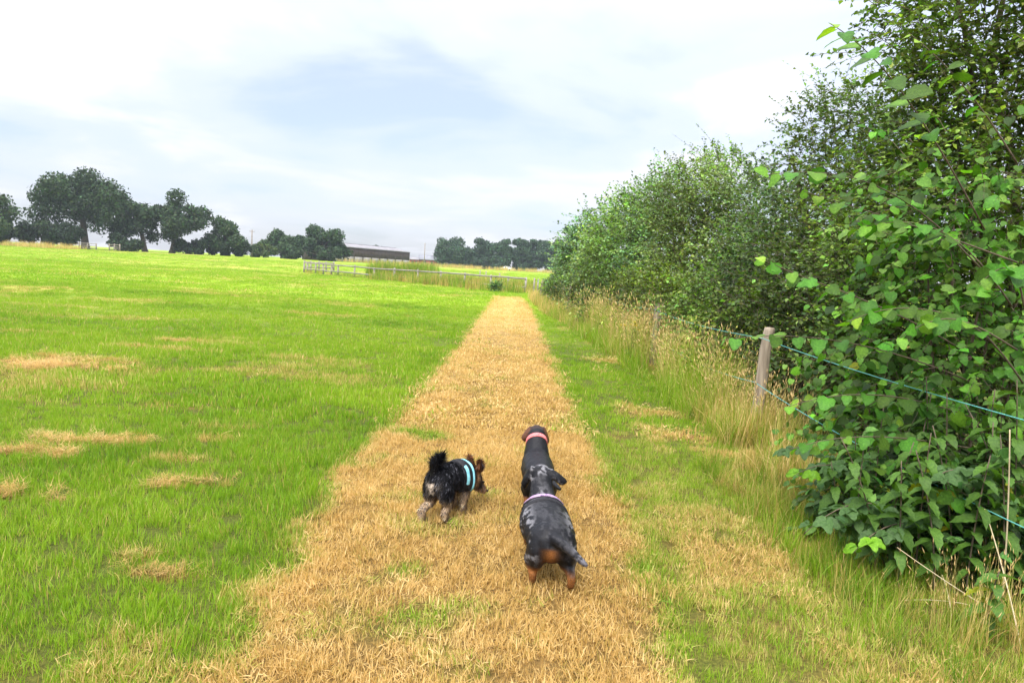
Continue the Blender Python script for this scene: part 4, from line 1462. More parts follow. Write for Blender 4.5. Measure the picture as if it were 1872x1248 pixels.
br_vars = []
for k in range(6):
    tv, tf = broad_template(7, heart=.02, droop=rngv.uniform(.1, .35), fold=rngv.uniform(.1, .35), tooth=.08, wid=rngv.uniform(.66, .8))
    c_ = np.array((0.055, .115, .034)) * rngv.uniform(.7, 1.4) if k < 5 else np.array((.15, .33, .02))
    br_vars.append(mk_mesh('leaf', tv, [tf], M_LEAF, np.repeat(c_[None], len(tv), 0), True))
for k, (c0, c1, c2, lab) in enumerate(((pt(1700, 1000, 3.5), pt(1600, 850, 3.35), pt(1470, 975, 3.3), 'bramble cane arching low over the rough grass'),
                                       (pt(1760, 1010, 3.4), pt(1650, 900, 3.2), pt(1560, 1010, 3.2), 'bramble cane ending in a lime green leaf trio'),
                                       (pt(1660, 960, 3.9), pt(1560, 800, 3.8), pt(1450, 870, 3.8), 'bramble cane with bright leaves beside the pale fence post'),
                                       (pt(1600, 940, 4.2), pt(1500, 780, 4.4), pt(1420, 830, 4.5), 'short bramble cane near the foot of the pale fence post'),
                                       (pt(1860, 1000, 3.3), pt(1790, 800, 3.2), pt(1700, 880, 3.2), 'bramble cane hanging among the nettles'))):
    rng = np.random.default_rng(9000 + k)
    A_, B_, C_ = (np.array(q_) for q_ in (c0, c1, c2))
    t = thing('bramble_cane', A_, lab, 'bramble')
    s_ = np.linspace(0, 1, 14)[:, None]
    P3 = A_ * (1 - s_) ** 2 + 2 * B_ * s_ * (1 - s_) + C_ * s_ ** 2
    MB().tube(P3 - A_, np.linspace(.005, .002, 14), 5).build('stem', M_TWIG, t)
    for j in range(14):
        i = min(12, int(2 + j * 11 / 14))
        q = P3[i]
        tg = P3[i + 1] - P3[i]
        tg /= np.linalg.norm(tg)
        sd_ = np.cross(tg, [0, 0, 1])
        sd_ /= np.linalg.norm(sd_)
        D0 = tg * .4 + sd_ * (1 if j % 2 else -1) * .7 + rng.normal(0, .2, 3)
        D0 /= np.linalg.norm(D0)
        e_ = np.cross([0, 0, 1], D0)
        stalk = q + D0 * .035
        for a3 in (-1.1, 0, 1.1):
            Xv = Vector(D0 * math.cos(a3) + e_ * math.sin(a3) + np.array([0, 0, -.2])).normalized()
            Z0 = Vector((-.2 + rng.normal(0, .25), -.4 + rng.normal(0, .25), .85))
            Yv = Z0.cross(Xv).normalized()
            sz = rng.uniform(.05, .075) * (1.15 if a3 == 0 else 1)
            o = bpy.data.objects.new('leaf', br_vars[5] if (k in (1, 2) and j > 11) else br_vars[rng.integers(0, 5)])
            o.matrix_local = Matrix.Translation(Vector(stalk - A_)) @ Matrix((Xv, Yv, Xv.cross(Yv))).transposed().to_4x4() @ Matrix.Diagonal((sz, sz, sz, 1))
            COL.objects.link(o)
            o.parent = t

M_STRAW = surf_mat('straw_stem', (0.38, .30, .17), (0.62, .52, .34), 20, .8, .1)
for k, (a_, b_, c_, r_, lab) in enumerate(((gp(1830, 1120), pt(1845, 960, 3.05), pt(1846, 785, 3.0), .0042, 'pale dry hogweed stem leaning up beside the nettles'),
                                           (gp(1872, 1150), pt(1750, 1080, 3.0), pt(1640, 1000, 3.05), .003, 'thin bleached stem slanting out of the nettles'),
                                           (gp(1872, 1140), pt(1760, 1085, 3.05), pt(1636, 1098, 3.1), .0026, 'thin bleached stem lying almost flat over the grass'),
                                           (gp(1868, 1190), pt(1840, 1050, 2.95), pt(1800, 930, 3.1), .0036, 'brown dead stalk standing at the hedge foot'),
                                           (gp(1740, 1130), pt(1735, 1080, 3.05), pt(1722, 1050, 3.1), .0022, 'short dead stalk among the long grass'))):
    A_, B_, C_ = (np.array(q_) for q_ in (a_, b_, c_))
    s_ = np.linspace(0, 1, 9)[:, None]
    P3 = A_ * (1 - s_) ** 2 + 2 * B_ * s_ * (1 - s_) + C_ * s_ ** 2
    o = MB().tube(P3 - A_, np.linspace(r_, r_ * .6, 9), 6).build('dry_stem', M_STRAW, None, True, loc=A_)
    tag(o, lab, 'stem')

# ------------------------------------------------------------------ long grass along the fence, the ditch and the rail fence
C_TALL = tuft_collection('tall_tuft', [dict(nb=26, rad=.12, h0=.35, h1=.95, wid=.0055, lean=.33, seed=300 + i, head=True, seg=4, curl=.8) for i in range(5)] +
                         [dict(nb=34, rad=.14, h0=.18, h1=.5, wid=.007, lean=.6, seed=320 + i, seg=4, curl=1.2) for i in range(4)] +
                         [dict(nb=30, rad=.4, h0=.5, h1=1.1, wid=.022, lean=.3, seed=340 + i, seg=3, curl=.8) for i in range(3)])
Xs, Ys, Sc, Ix, Dr, Hu = [], [], [], [], [], []


def patch(n, x0, x1, y0, y1, kinds, sc, dry, hue, slope=0.0):
    x_ = RNG.uniform(x0, x1, n)
    y_ = RNG.uniform(y0, y1, n)
    x_ = x_ + slope * (y_ - y0)
    Xs.append(x_)
    Ys.append(y_)
    Sc.append(RNG.uniform(.65, 1.15, n) * sc)
    Ix.append(RNG.integers(kinds[0], kinds[1], n))
    Dr.append(np.clip(dry + .55 * (NA.fbm(x_, y_, 1.3) - .5) + RNG.normal(0, .12, n), 0, 1))
    Hu.append(np.clip(hue + RNG.normal(0, .2, n), 0, 1))


# straw-coloured stand along the rope fence (fence runs from x 2.3 near to 1.3 far)
patch(230, 2.1, 2.7, 7.2, 12.5, (0, 5), .92, .44, 1.0)
patch(130, 2.0, 2.6, 6.8, 12.5, (0, 5), .9, .15, .65)
patch(340, 2.05, 2.7, 10.5, 17.5, (0, 5), 1.08, .50, 1.0, -.02)
patch(90, 2.0, 2.7, 10.5, 17.5, (0, 5), 1.0, .2, .6, -.02)
patch(170, 1.9, 2.5, 16, 24, (0, 5), 1.0, .42, .9, -.05)
patch(260, 1.85, 2.3, 7.0, 13, (5, 9), .8, .22, .6)
patch(240, 1.75, 2.1, 12, 24, (5, 9), .85, .3, .6, -.05)
patch(200, 1.95, 2.5, 4.6, 7.6, (5, 9), .8, .40, .6)
patch(60, 2.1, 2.6, 5.4, 7.4, (0, 5), .7, .45, 1.0)
patch(60, 2.0, 2.5, 5.7, 6.2, (5, 9), .9, .4, .8)
patch(300, 1.6, 2.9, 2.3, 4.6, (5, 9), .42, .36, .3)
patch(26, 1.8, 2.6, 2.5, 3.4, (0, 5), .4, .6, .8)
patch(160, 1.5, 2.1, 3.2, 5.4, (5, 9), .45, .3, .4)
patch(180, 1.2, 1.9, 22, 36, (9, 12), .55, .55, .7, -.03)
patch(120, 0.9, 1.7, 30, 37, (9, 12), .45, .85, .8)
# rough strip under the rail fence
for i in range(len(fx) - 1):
    a_, b_ = pt(fx[i][0], 500, fx[i][1]), pt(fx[i + 1][0], 500, fx[i + 1][1])
    ln_ = (b_ - a_).length
    n_ = int(ln_ * (7 if i < 7 else 34))
    t_ = RNG.random(n_)
    Xs.append(a_.x + (b_.x - a_.x) * t_ + RNG.normal(0, .4, n_))
    Ys.append(a_.y + (b_.y - a_.y) * t_ + RNG.normal(-.1, .7 if i < 7 else 1.3, n_))
    Sc.append(RNG.uniform(.35, .75, n_) * (.7 if i < 7 else 1.35))
    Ix.append(RNG.integers(9, 12, n_))
    Dr.append(np.clip(.36 + RNG.normal(0, .25, n_), 0, 1))
    Hu.append(np.clip(.35 + RNG.normal(0, .2, n_), 0, 1))
q0, q1 = pt(668, 490, 60), pt(776, 492, 57)
patch(300, q0.x, q1.x, 61, 66, (9, 12), 1.6, .24, .25)
q0, q1 = pt(776, 492, 55), pt(985, 500, 47)
patch(420, q0.x, q1.x, 50, 60, (9, 12), .9, .33, .4)
q0, q1 = pt(-30, 440, 118), pt(130, 450, 118)
patch(160, q0.x, q1.x, 114, 122, (9, 12), 1.1, .8, .7)
q0, q1 = pt(630, 480, 190), pt(1010, 490, 215)
patch(380, q0.x, q1.x, 180, 216, (9, 12), 1.3, .75, .6)
x, y = np.concatenate(Xs), np.concatenate(Ys)
s, Ix, Dr, Hu = np.concatenate(Sc), np.concatenate(Ix), np.concatenate(Dr), np.concatenate(Hu)
k = np.ones(len(x), bool)
for bx, by, *_ in fence_pts[1:3]:            # stock has trodden the grass down on the path side of these posts
    k &= ~((np.abs(x - bx * y / by) < .16) & (y < by - (.30 if by < 8 else .05)) & (y > by * .62) & (s > (.55 if by < 8 else .3)))
x, y, s, Ix, Dr, Hu = x[k], y[k], s[k], Ix[k], Dr[k], Hu[k]
n = len(x)
scatter('long_grass', np.stack([x, y, gz(x, y)], 1), rots(n, .1), np.stack([s, s, s], 1), Ix, Dr, Hu, C_TALL,
        'tall uncut straw and green grass along the fences and hedge', 'long grass')

# ------------------------------------------------------------------ ragwort with yellow heads beside the fence
M_YEL = surf_mat('yellow_floret', (.55, .38, .01), (.75, .58, .02), 30, .7, 0)
rag_vars = [mk_mesh('leaf', broad_template(6, .0, .3, .2, .12, .42)[0], [broad_template(6, .0, .3, .2, .12, .42)[1]], M_LEAF, np.repeat(np.array([[.10, .17, .03]]), 18, 0), True)]
for k, (px, py, h, lab) in enumerate(((1150, 668, .72, 'yellow flowering ragwort with spreading heads at the verge edge'), (1172, 652, .6, 'smaller yellow ragwort close behind its taller neighbour'))):
    rng = np.random.default_rng(400 + k)
    b_ = gp(px, py)
    b_.z = gzf(b_.x, b_.y)
    t = thing('ragwort', b_, lab, 'wildflower', 'ragwort by the fence')
    for st in range(5):
        a0 = rng.uniform(0, 6.28)
        tipv = np.array([math.cos(a0) * .13, math.sin(a0) * .13, h * rng.uniform(.75, 1.05)])
        s_ = np.linspace(0, 1, 6)[:, None]
        P3 = tipv * s_ * np.array([1, 1, 1]) * (s_ ** np.array([.8, .8, 0.0]))
        MB().tube(P3, np.linspace(.004, .002, 6), 5).build('stem', M_TWIG, t)
        for j in range(5):
            q = P3[j] + (P3[j + 1] - P3[j]) * rng.random()
            a1 = rng.uniform(0, 6.28)
            Xv = Vector((math.cos(a1), math.sin(a1), .1)).normalized()
            Yv = Vector((0, 0, 1)).cross(Xv).normalized()
            o = bpy.data.objects.new('leaf', rag_vars[0])
            o.matrix_local = Matrix.Translation(q) @ Matrix((Xv, Yv, Xv.cross(Yv))).transposed().to_4x4() @ Matrix.Diagonal((.09, .09, .09, 1))
            COL.objects.link(o)
            o.parent = t
        for j in range(4):
            q = tipv + rng.normal(0, .022, 3) * np.array([1, 1, .4])
            MB().tube([q, q + np.array([0, 0, .01])], [.008, .019], 8).build('flower_head', M_YEL, t)

# ------------------------------------------------------------------ dogs
M_COAT = None


def coat_mat(name, rough=.45, spec=.4):
    m, t, out = new_mat(name)
    at = nd(t, 'ShaderNodeAttribute', attribute_name='col')
    p = nd(t, 'ShaderNodeBsdfPrincipled', Roughness=rough)
    p.inputs['Specular IOR Level'].default_value = spec
    co = nd(t, 'ShaderNodeTexCoord')
    mp = nd(t, 'ShaderNodeMapping')
    mp.inputs['Scale'].default_value = (.35, 1, 1)
    t.links.new(co.outputs['Object'], mp.inputs[0])
    n = nd(t, 'ShaderNodeTexNoise', Scale=260.0, Detail=3.0)
    t.links.new(mp.outputs[0], n.inputs['Vector'])
    v_ = ramp(t, n.outputs[0], [(.3, (.6,) * 3), (.7, (1.4,) * 3)])
    t.links.new(mixc(t, 1.0, at.outputs['Color'], v_, 'MULTIPLY'), p.inputs['Base Color'])
    b = nd(t, 'ShaderNodeBump', Strength=.5, Distance=.004)
    t.links.new(n.outputs[0], b.inputs['Height'])
    t.links.new(b.outputs[0], p.inputs['Normal'])
    t.links.new(p.outputs[0], out.inputs[0])
    return m


M_COAT = coat_mat('coat', .5, .2)
M_FUR = coat_mat('fur', .65, .15)
M_EYE = surf_mat('eye', (.01, .006, .004), (.02, .012, .008), 10, .08, 0, spec=.6)
M_NOSE = surf_mat('nose', (.010, .009, .009), (.022, .02, .02), 60, .35, .3)


def ellipsoid(bm, c, r, rot=(0, 0, 0), sub=2):
    M_ = Matrix.Translation(c) @ Euler(rot).to_matrix().to_4x4() @ Matrix.Diagonal((*r, 1))
    bmesh.ops.create_icosphere(bm, subdivisions=sub, radius=1.0, matrix=M_)


def chain(bm, pts_, step=.35):
    for (p, r0), (q, r1) in zip(pts_[:-1], pts_[1:]):
        p, q = Vector(p), Vector(q)
        n_ = max(2, int((q - p).length / (step * min(r0, r1))) + 1)
        for i in range(n_ + 1):
            f = i / n_
            ellipsoid(bm, p.lerp(q, f), (r0 + (r1 - r0) * f,) * 3, sub=2)


def fuse(bm, voxel=.006, it=14):
    """one continuous skin over the laid-out anatomy"""
    me = bpy.data.meshes.new('tmp')
    bm.to_mesh(me)
    bm.free()
    o = bpy.data.objects.new('tmp', me)
    COL.objects.link(o)
    rm = o.modifiers.new('r', 'REMESH')
    rm.mode = 'VOXEL'
    rm.voxel_size = voxel
    sm = o.modifiers.new('s', 'SMOOTH')
    sm.factor = .5
    sm.iterations = it
    dg = bpy.context.evaluated_depsgraph_get()
    dg.update()
    res = bpy.data.meshes.new_from_object(o.evaluated_get(dg))
    bpy.data.objects.remove(o)
    bpy.data.meshes.remove(me)
    for p in res.polygons:
        p.use_smooth = True
    return res


def set_col(me, col):
    c = np.ones((len(me.vertices), 4), np.float32)
    c[:, :3] = col
    at = me.color_attributes.new('col', 'FLOAT_COLOR', 'POINT')
    at.data.foreach_set('color', c.ravel())


def co_of(me):
    a_ = np.empty(len(me.vertices) * 3, np.float32)
    me.vertices.foreach_get('co', a_)
    nn = np.empty(len(me.vertices) * 3, np.float32)
    me.vertex_normals.foreach_get('vector', nn)
    return a_.reshape(-1, 3).astype(float), nn.reshape(-1, 3).astype(float)


def fur_mesh(P, Nn, col, length, comb, n, rng, wid=.0022, lift=.35, seg=2, vary=.28, grey=0.0):
    """tapering hair locks: comb gives the lie of the coat per vertex"""
    k = rng.integers(0, len(P), n)
    ln = length[k] * rng.uniform(.6, 1.3, n)
    cb = comb[k] + rng.normal(0, .22, (n, 3))
    nn = Nn[k]
    cb = nrm(cb - nn * np.sum(cb * nn, 1, keepdims=True))
    d = nrm(cb + nn * lift * rng.uniform(.5, 1.6, (n, 1)))
    b = P[k] - nn * .002
    side = nrm(np.cross(d, nn))
    w_ = wid * rng.uniform(.6, 1.4, n)[:, None]
    mid = b + d * ln[:, None] * .55
    tip = mid + nrm(d + np.array([0, 0, -.35]) + rng.normal(0, .15, (n, 3))) * ln[:, None] * .45
    V_ = np.stack([b - side * w_, b + side * w_, mid + side * w_ * .8, mid - side * w_ * .8, tip], 1).reshape(-1, 3)
    base = (np.arange(n) * 5)[:, None]
    F4 = base + np.array([[0, 1, 2, 3]])
    F3 = base + np.array([[3, 2, 4]])
    c = np.clip(col[k] * np.exp(rng.normal(0, vary, (n, 1))), .003, .9)
    if grey:
        g_ = rng.random(n) < grey
        c[g_] = np.array([.10, .10, .115]) * rng.uniform(.5, 1.6, (g_.sum(), 1))
    return mk_mesh('fur', V_, [F4, F3], M_FUR, np.repeat(c, 5, 0), True)


def band(me, c, axis_, width, off, mat, name, parent, N_=56, a0=0.0, a1=2 * math.pi, limit=.25, wv=0.0):
    """a strap that hugs the body: ray-cast from a centre line out to the skin"""
    bvh = BVHTree.FromPolygons([v_.co for v_ in me.vertices], [p.vertices[:] for p in me.polygons])
    ax = Vector(axis_).normalized()
    e1 = ax.cross(Vector((0, 0, 1)))
    if e1.length < .1:
        e1 = ax.cross(Vector((1, 0, 0)))
    e1.normalize()
    e2 = e1.cross(ax)
    rows = []
    closed = abs(a1 - a0 - 2 * math.pi) < 1e-4
    cnt = N_ if closed else N_ + 1
    cols_ = (-.5, -.2, .2, .5)
    rad = np.zeros((cnt, len(cols_)))
    for i in range(cnt):
        th = a0 + (a1 - a0) * i / N_
        d = e1 * math.cos(th) + e2 * math.sin(th)
        for j, f in enumerate(cols_):
            o_ = Vector(c) + ax * (f * width)
            h = bvh.ray_cast(o_, d, limit)
            rad[i, j] = (h[0] - o_).length if h[0] is not None else np.nan
    med = np.nanmedian(rad)
    rad = np.where(np.isnan(rad), med, np.minimum(rad, med * 1.22))
    for _ in range(3):
        pad = np.vstack([rad[-1:], rad, rad[:1]]) if closed else np.vstack([rad[:1], rad, rad[-1:]])
        rad = np.maximum(rad, (pad[:-2] + pad[1:-1] + pad[2:]) / 3)
    V_, F_ = [], []
    for i in range(cnt):
        th = a0 + (a1 - a0) * i / N_
        d = e1 * math.cos(th) + e2 * math.sin(th)
        for j, f in enumerate(cols_):
            o_ = Vector(c) + ax * (f * width + wv * math.sin(th * 2))
            V_.append(o_ + d * (rad[i, j] + off))
        for j, f in enumerate(cols_):
            o_ = Vector(c) + ax * (f * width + wv * math.sin(th * 2))
            V_.append(o_ + d * (rad[i, j] - .004))
    m_ = len(cols_)
    for i in range(cnt if closed else cnt - 1):
        a_, b_ = i * 2 * m_, ((i + 1) % cnt) * 2 * m_
        for j in range(m_ - 1):
            F_.append([a_ + j, a_ + j + 1, b_ + j + 1, b_ + j])
        F_.append([a_, b_, b_ + m_, a_ + m_])
        F_.append([a_ + m_ - 1, a_ + 2 * m_ - 1, b_ + 2 * m_ - 1, b_ + m_ - 1])
    return obj(name, mk_mesh(name, [tuple(v_) for v_ in V_], [np.array(F_)], mat, None, True), parent)


def strap_mat(name, c1, c2, scale=60):
    return surf_mat(name, c1, c2, scale, .7, .2, 2, dist=.003)


M_PINK = strap_mat('coral_collar', (.62, .10, .11), (.80, .28, .27), 90)
M_LILAC = strap_mat('lilac_print', (.10, .06, .14), (.62, .42, .62), 70)
M_BLACKW = strap_mat('black_webbing', (.008, .008, .010), (.02, .02, .024), 90)
M_CYAN = strap_mat('pale_blue_webbing', (.18, .50, .58), (.30, .66, .74), 60)
M_METAL = surf_mat('ring_metal', (.45, .45, .46), (.6, .6, .6), 20, .3, 0, spec=.6)

FWD = np.array([1.0, 0, 0])


def dachshund_bm(shoulder=0.0, head_yaw=0.0, head_z=0.0, tail=True, ear_flap=(0.0, 0.0), stride=0.0, fat=1.0, neck=1.0, hind=((0, 0), (0, 0))):
    bm = bmesh.new()
    ellipsoid(bm, (.045, 0, .185), (.092, .098 * fat, .088))
    ellipsoid(bm, (.13, 0, .188), (.12, .105 * fat, .085))
    ellipsoid(bm, (.25, 0, .178), (.14, .112 * fat, .098))
    ellipsoid(bm, (.36, 0, .182), (.10, .098 * fat, .102))
    ellipsoid(bm, (.42, 0, .195), (.07, .075, .085))
    for sg in (1, -1):
        ellipsoid(bm, (.37, .066 * sg, .17), (.06, .035, .075), (0, .3, 0))
        ellipsoid(bm, (.035, .066 * sg, .145), (.068, .044, .088), (0, -.25, 0))
    chain(bm, [((.42, 0, .215), .072 * neck), ((.475, 0, .265 + head_z * .5), .060 * neck), ((.51, 0, .300 + head_z), .052 * neck)])
    ellipsoid(bm, (.20, 0, .19), (.16, .104 * fat, .088))
    ellipsoid(bm, (.31, 0, .185), (.13, .104 * fat, .098))
    if shoulder:
        ellipsoid(bm, (.425, 0, .222), (.075, .090 * shoulder, .075))
    hx, hz = .545, .325 + head_z
    cy, sy = math.cos(head_yaw), math.sin(head_yaw)

    def hp(x, y, z):
        return (hx + x * cy - y * sy, x * sy + y * cy, hz + z)
    ellipsoid(bm, hp(0, 0, 0), (.058, .050, .046), (0, 0, head_yaw))
    ellipsoid(bm, hp(.03, 0, -.008), (.05, .042, .038), (0, 0, head_yaw))
    chain(bm, [(hp(.045, 0, -.012), .031), (hp(.09, 0, -.022), .023), (hp(.125, 0, -.026), .017)])
    # ears: broad hanging flaps rooted high on the skull
    for sg, fl in ((1, ear_flap[0]), (-1, ear_flap[1])):
        for k in range(6):
            f = k / 5
            out = .040 + .018 * math.sin(f * 1.5) + fl * f * .055
            dz = .020 - f * (.112 - fl * .06)
            ellipsoid(bm, hp(-.012 + .012 * f, sg * out, dz), (.024 + .018 * math.sin(f * 2.6), .0105, .024), (sg * (-.25 - fl), 0, head_yaw))
    # front legs
    for sg, st in ((1, stride), (-1, -stride)):
        chain(bm, [((.375, .066 * sg, .12), .034), ((.385 + st * .5, .062 * sg, .07), .024), ((.385 + st, .060 * sg, .030), .020)])
        ellipsoid(bm, (.402 + st, .060 * sg, .014), (.030, .022, .015))
    # hind legs
    for sg, (dx, dz) in ((1, hind[0]), (-1, hind[1])):
        chain(bm, [((.045, .074 * sg, .115), .042), ((.035 + dx * .4, .076 * sg, .082 + dz * .4), .026), ((-.012 + dx, .076 * sg, .060 + dz), .019), ((-.008 + dx, .076 * sg, .026 + dz), .017)])
        ellipsoid(bm, (.014 + dx, .076 * sg, .013 + dz), (.032, .020, .0135), (0, .5 if dz > .005 else 0, 0))
    if tail:
        chain(bm, [((-.015, 0, .225), .029), ((-.055, -.022, .226), .025), ((-.10, -.055, .212), .021), ((-.15, -.088, .196), .016), ((-.180, -.106, .190), .012)])
    return bm, hp


def dog_eyes(root, hp, x, y, z, r=.009, nose=None):
    for sg in (1, -1):
        bm = bmesh.new()
        ellipsoid(bm, hp(x, y * sg, z), (r,) * 3)
        me = bpy.data.meshes.new('eye')
        bm.to_mesh(me)
        bm.free()
        me.materials.append(M_EYE)
        obj('eye', me, root)
    if nose:
        bm = bmesh.new()
        ellipsoid(bm, hp(*nose), (.009, .012, .009))
        me = bpy.data.meshes.new('nose')
        bm.to_mesh(me)
        bm.free()
        me.materials.append(M_NOSE)
        obj('nose', me, root)


def heading(px0, py0, px1, py1):
    a_, b_ = gp(px0, py0), gp(px1, py1)
    return math.atan2(b_.y - a_.y, b_.x - a_.x)


# --- merle dachshund, nearest on the path
b_ = gp(1006, 1078)
rz_ = R(94.0)
b_.z = gzf(b_.x, b_.y) + .004
DOG_S = 1.1
dog = thing('dachshund', b_, 'merle dachshund with dappled grey coat, tan legs and lilac harness, trotting behind the black one', 'dog', 'dogs on the path', rz_)
dog.scale = (DOG_S,) * 3
bm, hp = dachshund_bm(head_yaw=-.22, head_z=.005, ear_flap=(.42, .95), stride=.03, fat=1.12, hind=((.03, 0), (-.045, .018)))
me = fuse(bm)
P, Nn = co_of(me)
n1_, n2_ = N3(P * np.array([.5, 1, 1]) + 3, .022), N3(P * np.array([.6, 1, 1]) + 9, .06)
n3_ = N3(P * np.array([.6, 1, 1]) + 1.7, .009)
col = np.repeat(np.array([[.0075, .0075, .0095]]), len(P), 0)
mer = sstep(.53, .60, .40 * n2_ + .30 * n1_ + .30 * n3_ + .03 * (np.abs(P[:, 1]) > .06))[:, None]
mer = mer * (0.12 + .88 * sstep(.05, .10, np.abs(P[:, 1]))[:, None])
headm = sstep(.47, .50, P[:, 0])[:, None] * sstep(.062, .05, np.abs(P[:, 1]))[:, None]
mer = mer * (1 - sstep(.5, .53, P[:, 0])[:, None])
mer = np.maximum(mer, headm * sstep(.47, .60, .5 * n1_ + .5 * n3_)[:, None] * (P[:, 2:3] > .30))
# pale dapple across the shoulders
sh_ = np.exp(-((P[:, 0] - .37) / .05) ** 2 - ((P[:, 1] - .03) / .055) ** 2)[:, None] * sstep(.40, .6, .5 * n1_ + .5 * n3_)[:, None] * (P[:, 2:3] > .2)
mer = np.clip(np.maximum(mer * (.35 + .65 * sstep(.10, .15, P[:, 2])[:, None]), sh_ * 1.3), 0, 1)
col = col * (1 - mer) + np.array([[.17, .165, .175]]) * mer
tanm = np.maximum(sstep(.105, .070, P[:, 2]), (sstep(.02, -.03, P[:, 0]) * np.exp(-((P[:, 1] - .012) / .026) ** 2) * sstep(.195, .175, P[:, 2]) * sstep(.08, .11, P[:, 2])))
tanm = tanm * (1 - .6 * ((P[:, 0] < -.05) & (P[:, 2] > .15)))
tn = np.clip(tanm, 0, 1)[:, None]
tc_ = np.array([[.24, .095, .028]]) * (1 - sstep(.07, .02, P[:, 2])[:, None] * .45)
col = col * (1 - tn) + tc_ * tn
tip = ((P[:, 0] < -.165))[:, None]
col = np.where(tip, np.array([[.09, .085, .095]]), col)
set_col(me, col)
me.materials.append(M_COAT)
obj('body', me, dog)
comb = np.repeat(-FWD[None] + np.array([[0, 0, -.25]]), len(P), 0)
rng = np.random.default_rng(21)
obj('fur', fur_mesh(P, Nn, col, np.full(len(P), .009), comb, 26000, rng, .0009, .22), dog)['kind'] = 'stuff'
dog_eyes(dog, hp, .045, .030, .010, nose=(.138, 0, -.024))
hr = band(me, (.415, 0, .20), (.72, 0, .48), .045, .005, M_BLACKW, 'harness', dog)
band(me, (.417, 0, .203), (.72, 0, .48), .026, .0085, M_LILAC, 'harness_trim', hr, a0=math.radians(25), a1=math.radians(155), N_=30)
band(me, (.315, 0, .185), (1, 0, 0), .024, .004, M_BLACKW, 'girth_strap', hr)

# --- black dachshund ahead of it
b_ = gp(984, 931)
b_.z = gzf(b_.x, b_.y) + .004
dog = thing('dachshund', b_, 'smooth black dachshund with brown ears and coral collar, leading the way', 'dog', 'dogs on the path', R(91.5))
bm, hp = dachshund_bm(head_yaw=.03, head_z=.03, tail=True, shoulder=1.0, ear_flap=(.55, .35), neck=1.25, stride=.02, fat=1.0, hind=((.03, 0), (-.02, .01)))
me = fuse(bm)
P, Nn = co_of(me)
col = np.repeat(np.array([[.0075, .0075, .0095]]), len(P), 0)
tn = np.clip(sstep(.08, .05, P[:, 2]), 0, 1)[:, None]
col = col * (1 - tn) + np.array([[.25, .10, .035]]) * tn
hm = sstep(.485, .51, P[:, 0])[:, None]
hc = np.array([[.030, .016, .012]])
earm = sstep(.042, .055, np.abs(P[:, 1]))[:, None]
hc = hc * (1 - earm) + np.array([[.105, .046, .026]]) * earm
col = col * (1 - hm) + hc * hm
set_col(me, col)
me.materials.append(M_COAT)
obj('body', me, dog)
comb = np.repeat(-FWD[None] + np.array([[0, 0, -.25]]), len(P), 0)
obj('fur', fur_mesh(P, Nn, col, np.full(len(P), .007), comb, 20000, rng, .0009, .2), dog)['kind'] = 'stuff'
dog_eyes(dog, hp, .045, .030, .010, nose=(.138, 0, -.024))
band(me, (.482, 0, .300), (.75, 0, .45), .024, .004, M_PINK, 'collar', dog)
cr = MB().tube([[.482 + .012 * math.cos(a_), 0.0, .225 + .012 * math.sin(a_)] for a_ in np.linspace(0, 6.28, 13)], .002, 6).build('tag_ring', M_METAL, dog)

# --- shaggy terrier nosing in the grass
b_ = gp(797, 955)
b_.z = gzf(b_.x, b_.y) + .004
dog = thing('terrier', b_, 'shaggy black and tan terrier in pale blue harness, sniffing the dry grass', 'dog', 'dogs on the path', R(90 - 29))
bm = bmesh.new()
ellipsoid(bm, (.02, 0, .235), (.085, .082, .082))
ellipsoid(bm, (.11, 0, .235), (.11, .084, .085))
ellipsoid(bm, (.20, 0, .225), (.09, .082, .090))
ellipsoid(bm, (.255, 0, .215), (.06, .066, .075))
for sg in (1, -1):
    ellipsoid(bm, (.015, .052 * sg, .185), (.058, .036, .075), (0, -.2, 0))
    ellipsoid(bm, (.225, .052 * sg, .185), (.045, .030, .07))
chain(bm, [((.25, 0, .225), .060), ((.32, 0, .20), .054), ((.365, -.004, .175), .050)])


def hp2(x, y, z, cx=.395, cz=.155, pitch=.62, yaw=-.5):
    x, y, z = x * 1.15, y * 1.15, z * 1.15
    c_, s_ = math.cos(pitch), math.sin(pitch)
    x, z = x * c_ + z * s_, -x * s_ + z * c_
    return (cx + x * math.cos(yaw) - y * math.sin(yaw), y * math.cos(yaw) + x * math.sin(yaw), cz + z)


ellipsoid(bm, hp2(0, 0, 0), (.052, .048, .046))
chain(bm, [(hp2(.025, 0, -.01), .036), (hp2(.06, 0, -.016), .026), (hp2(.085, 0, -.018), .021)])
for sg in (1, -1):
    for k in range(6):
        f = k / 5
        ellipsoid(bm, hp2(-.020 - .035 * f, sg * (.030 + .026 * f), .030 + .045 * f), (.034 * (1 - .5 * f) + .006, .0115, .024), (0, -.4, 0))
for sg, dx in ((1, .02), (-1, -.03)):
    chain(bm, [((.23 + dx * .3, .048 * sg, .14), .030), ((.235 + dx, .046 * sg, .075), .022), ((.235 + dx, .046 * sg, .03), .019)])
    ellipsoid(bm, (.248 + dx, .046 * sg, .014), (.027, .021, .015))
for sg, dx in ((1, -.045), (-1, .03)):
    chain(bm, [((.025, .052 * sg, .15), .040), ((.03 + dx * .4, .054 * sg, .105), .027), ((-.020 + dx, .054 * sg, .078), .020), ((-.014 + dx, .052 * sg, .030), .018)])
    ellipsoid(bm, (.006 + dx, .052 * sg, .014), (.028, .021, .015))
chain(bm, [((-.045, 0, .275), .020), ((-.050, 0, .318), .016), ((-.020, 0, .350), .013), ((.025, -.004, .362), .010)])
me = fuse(bm)
P, Nn = co_of(me)
n1_, n2_ = N3(P + 3, .03), N3(P + 8, .012)
col = np.repeat(np.array([[.0075, .0075, .0095]]), len(P), 0)
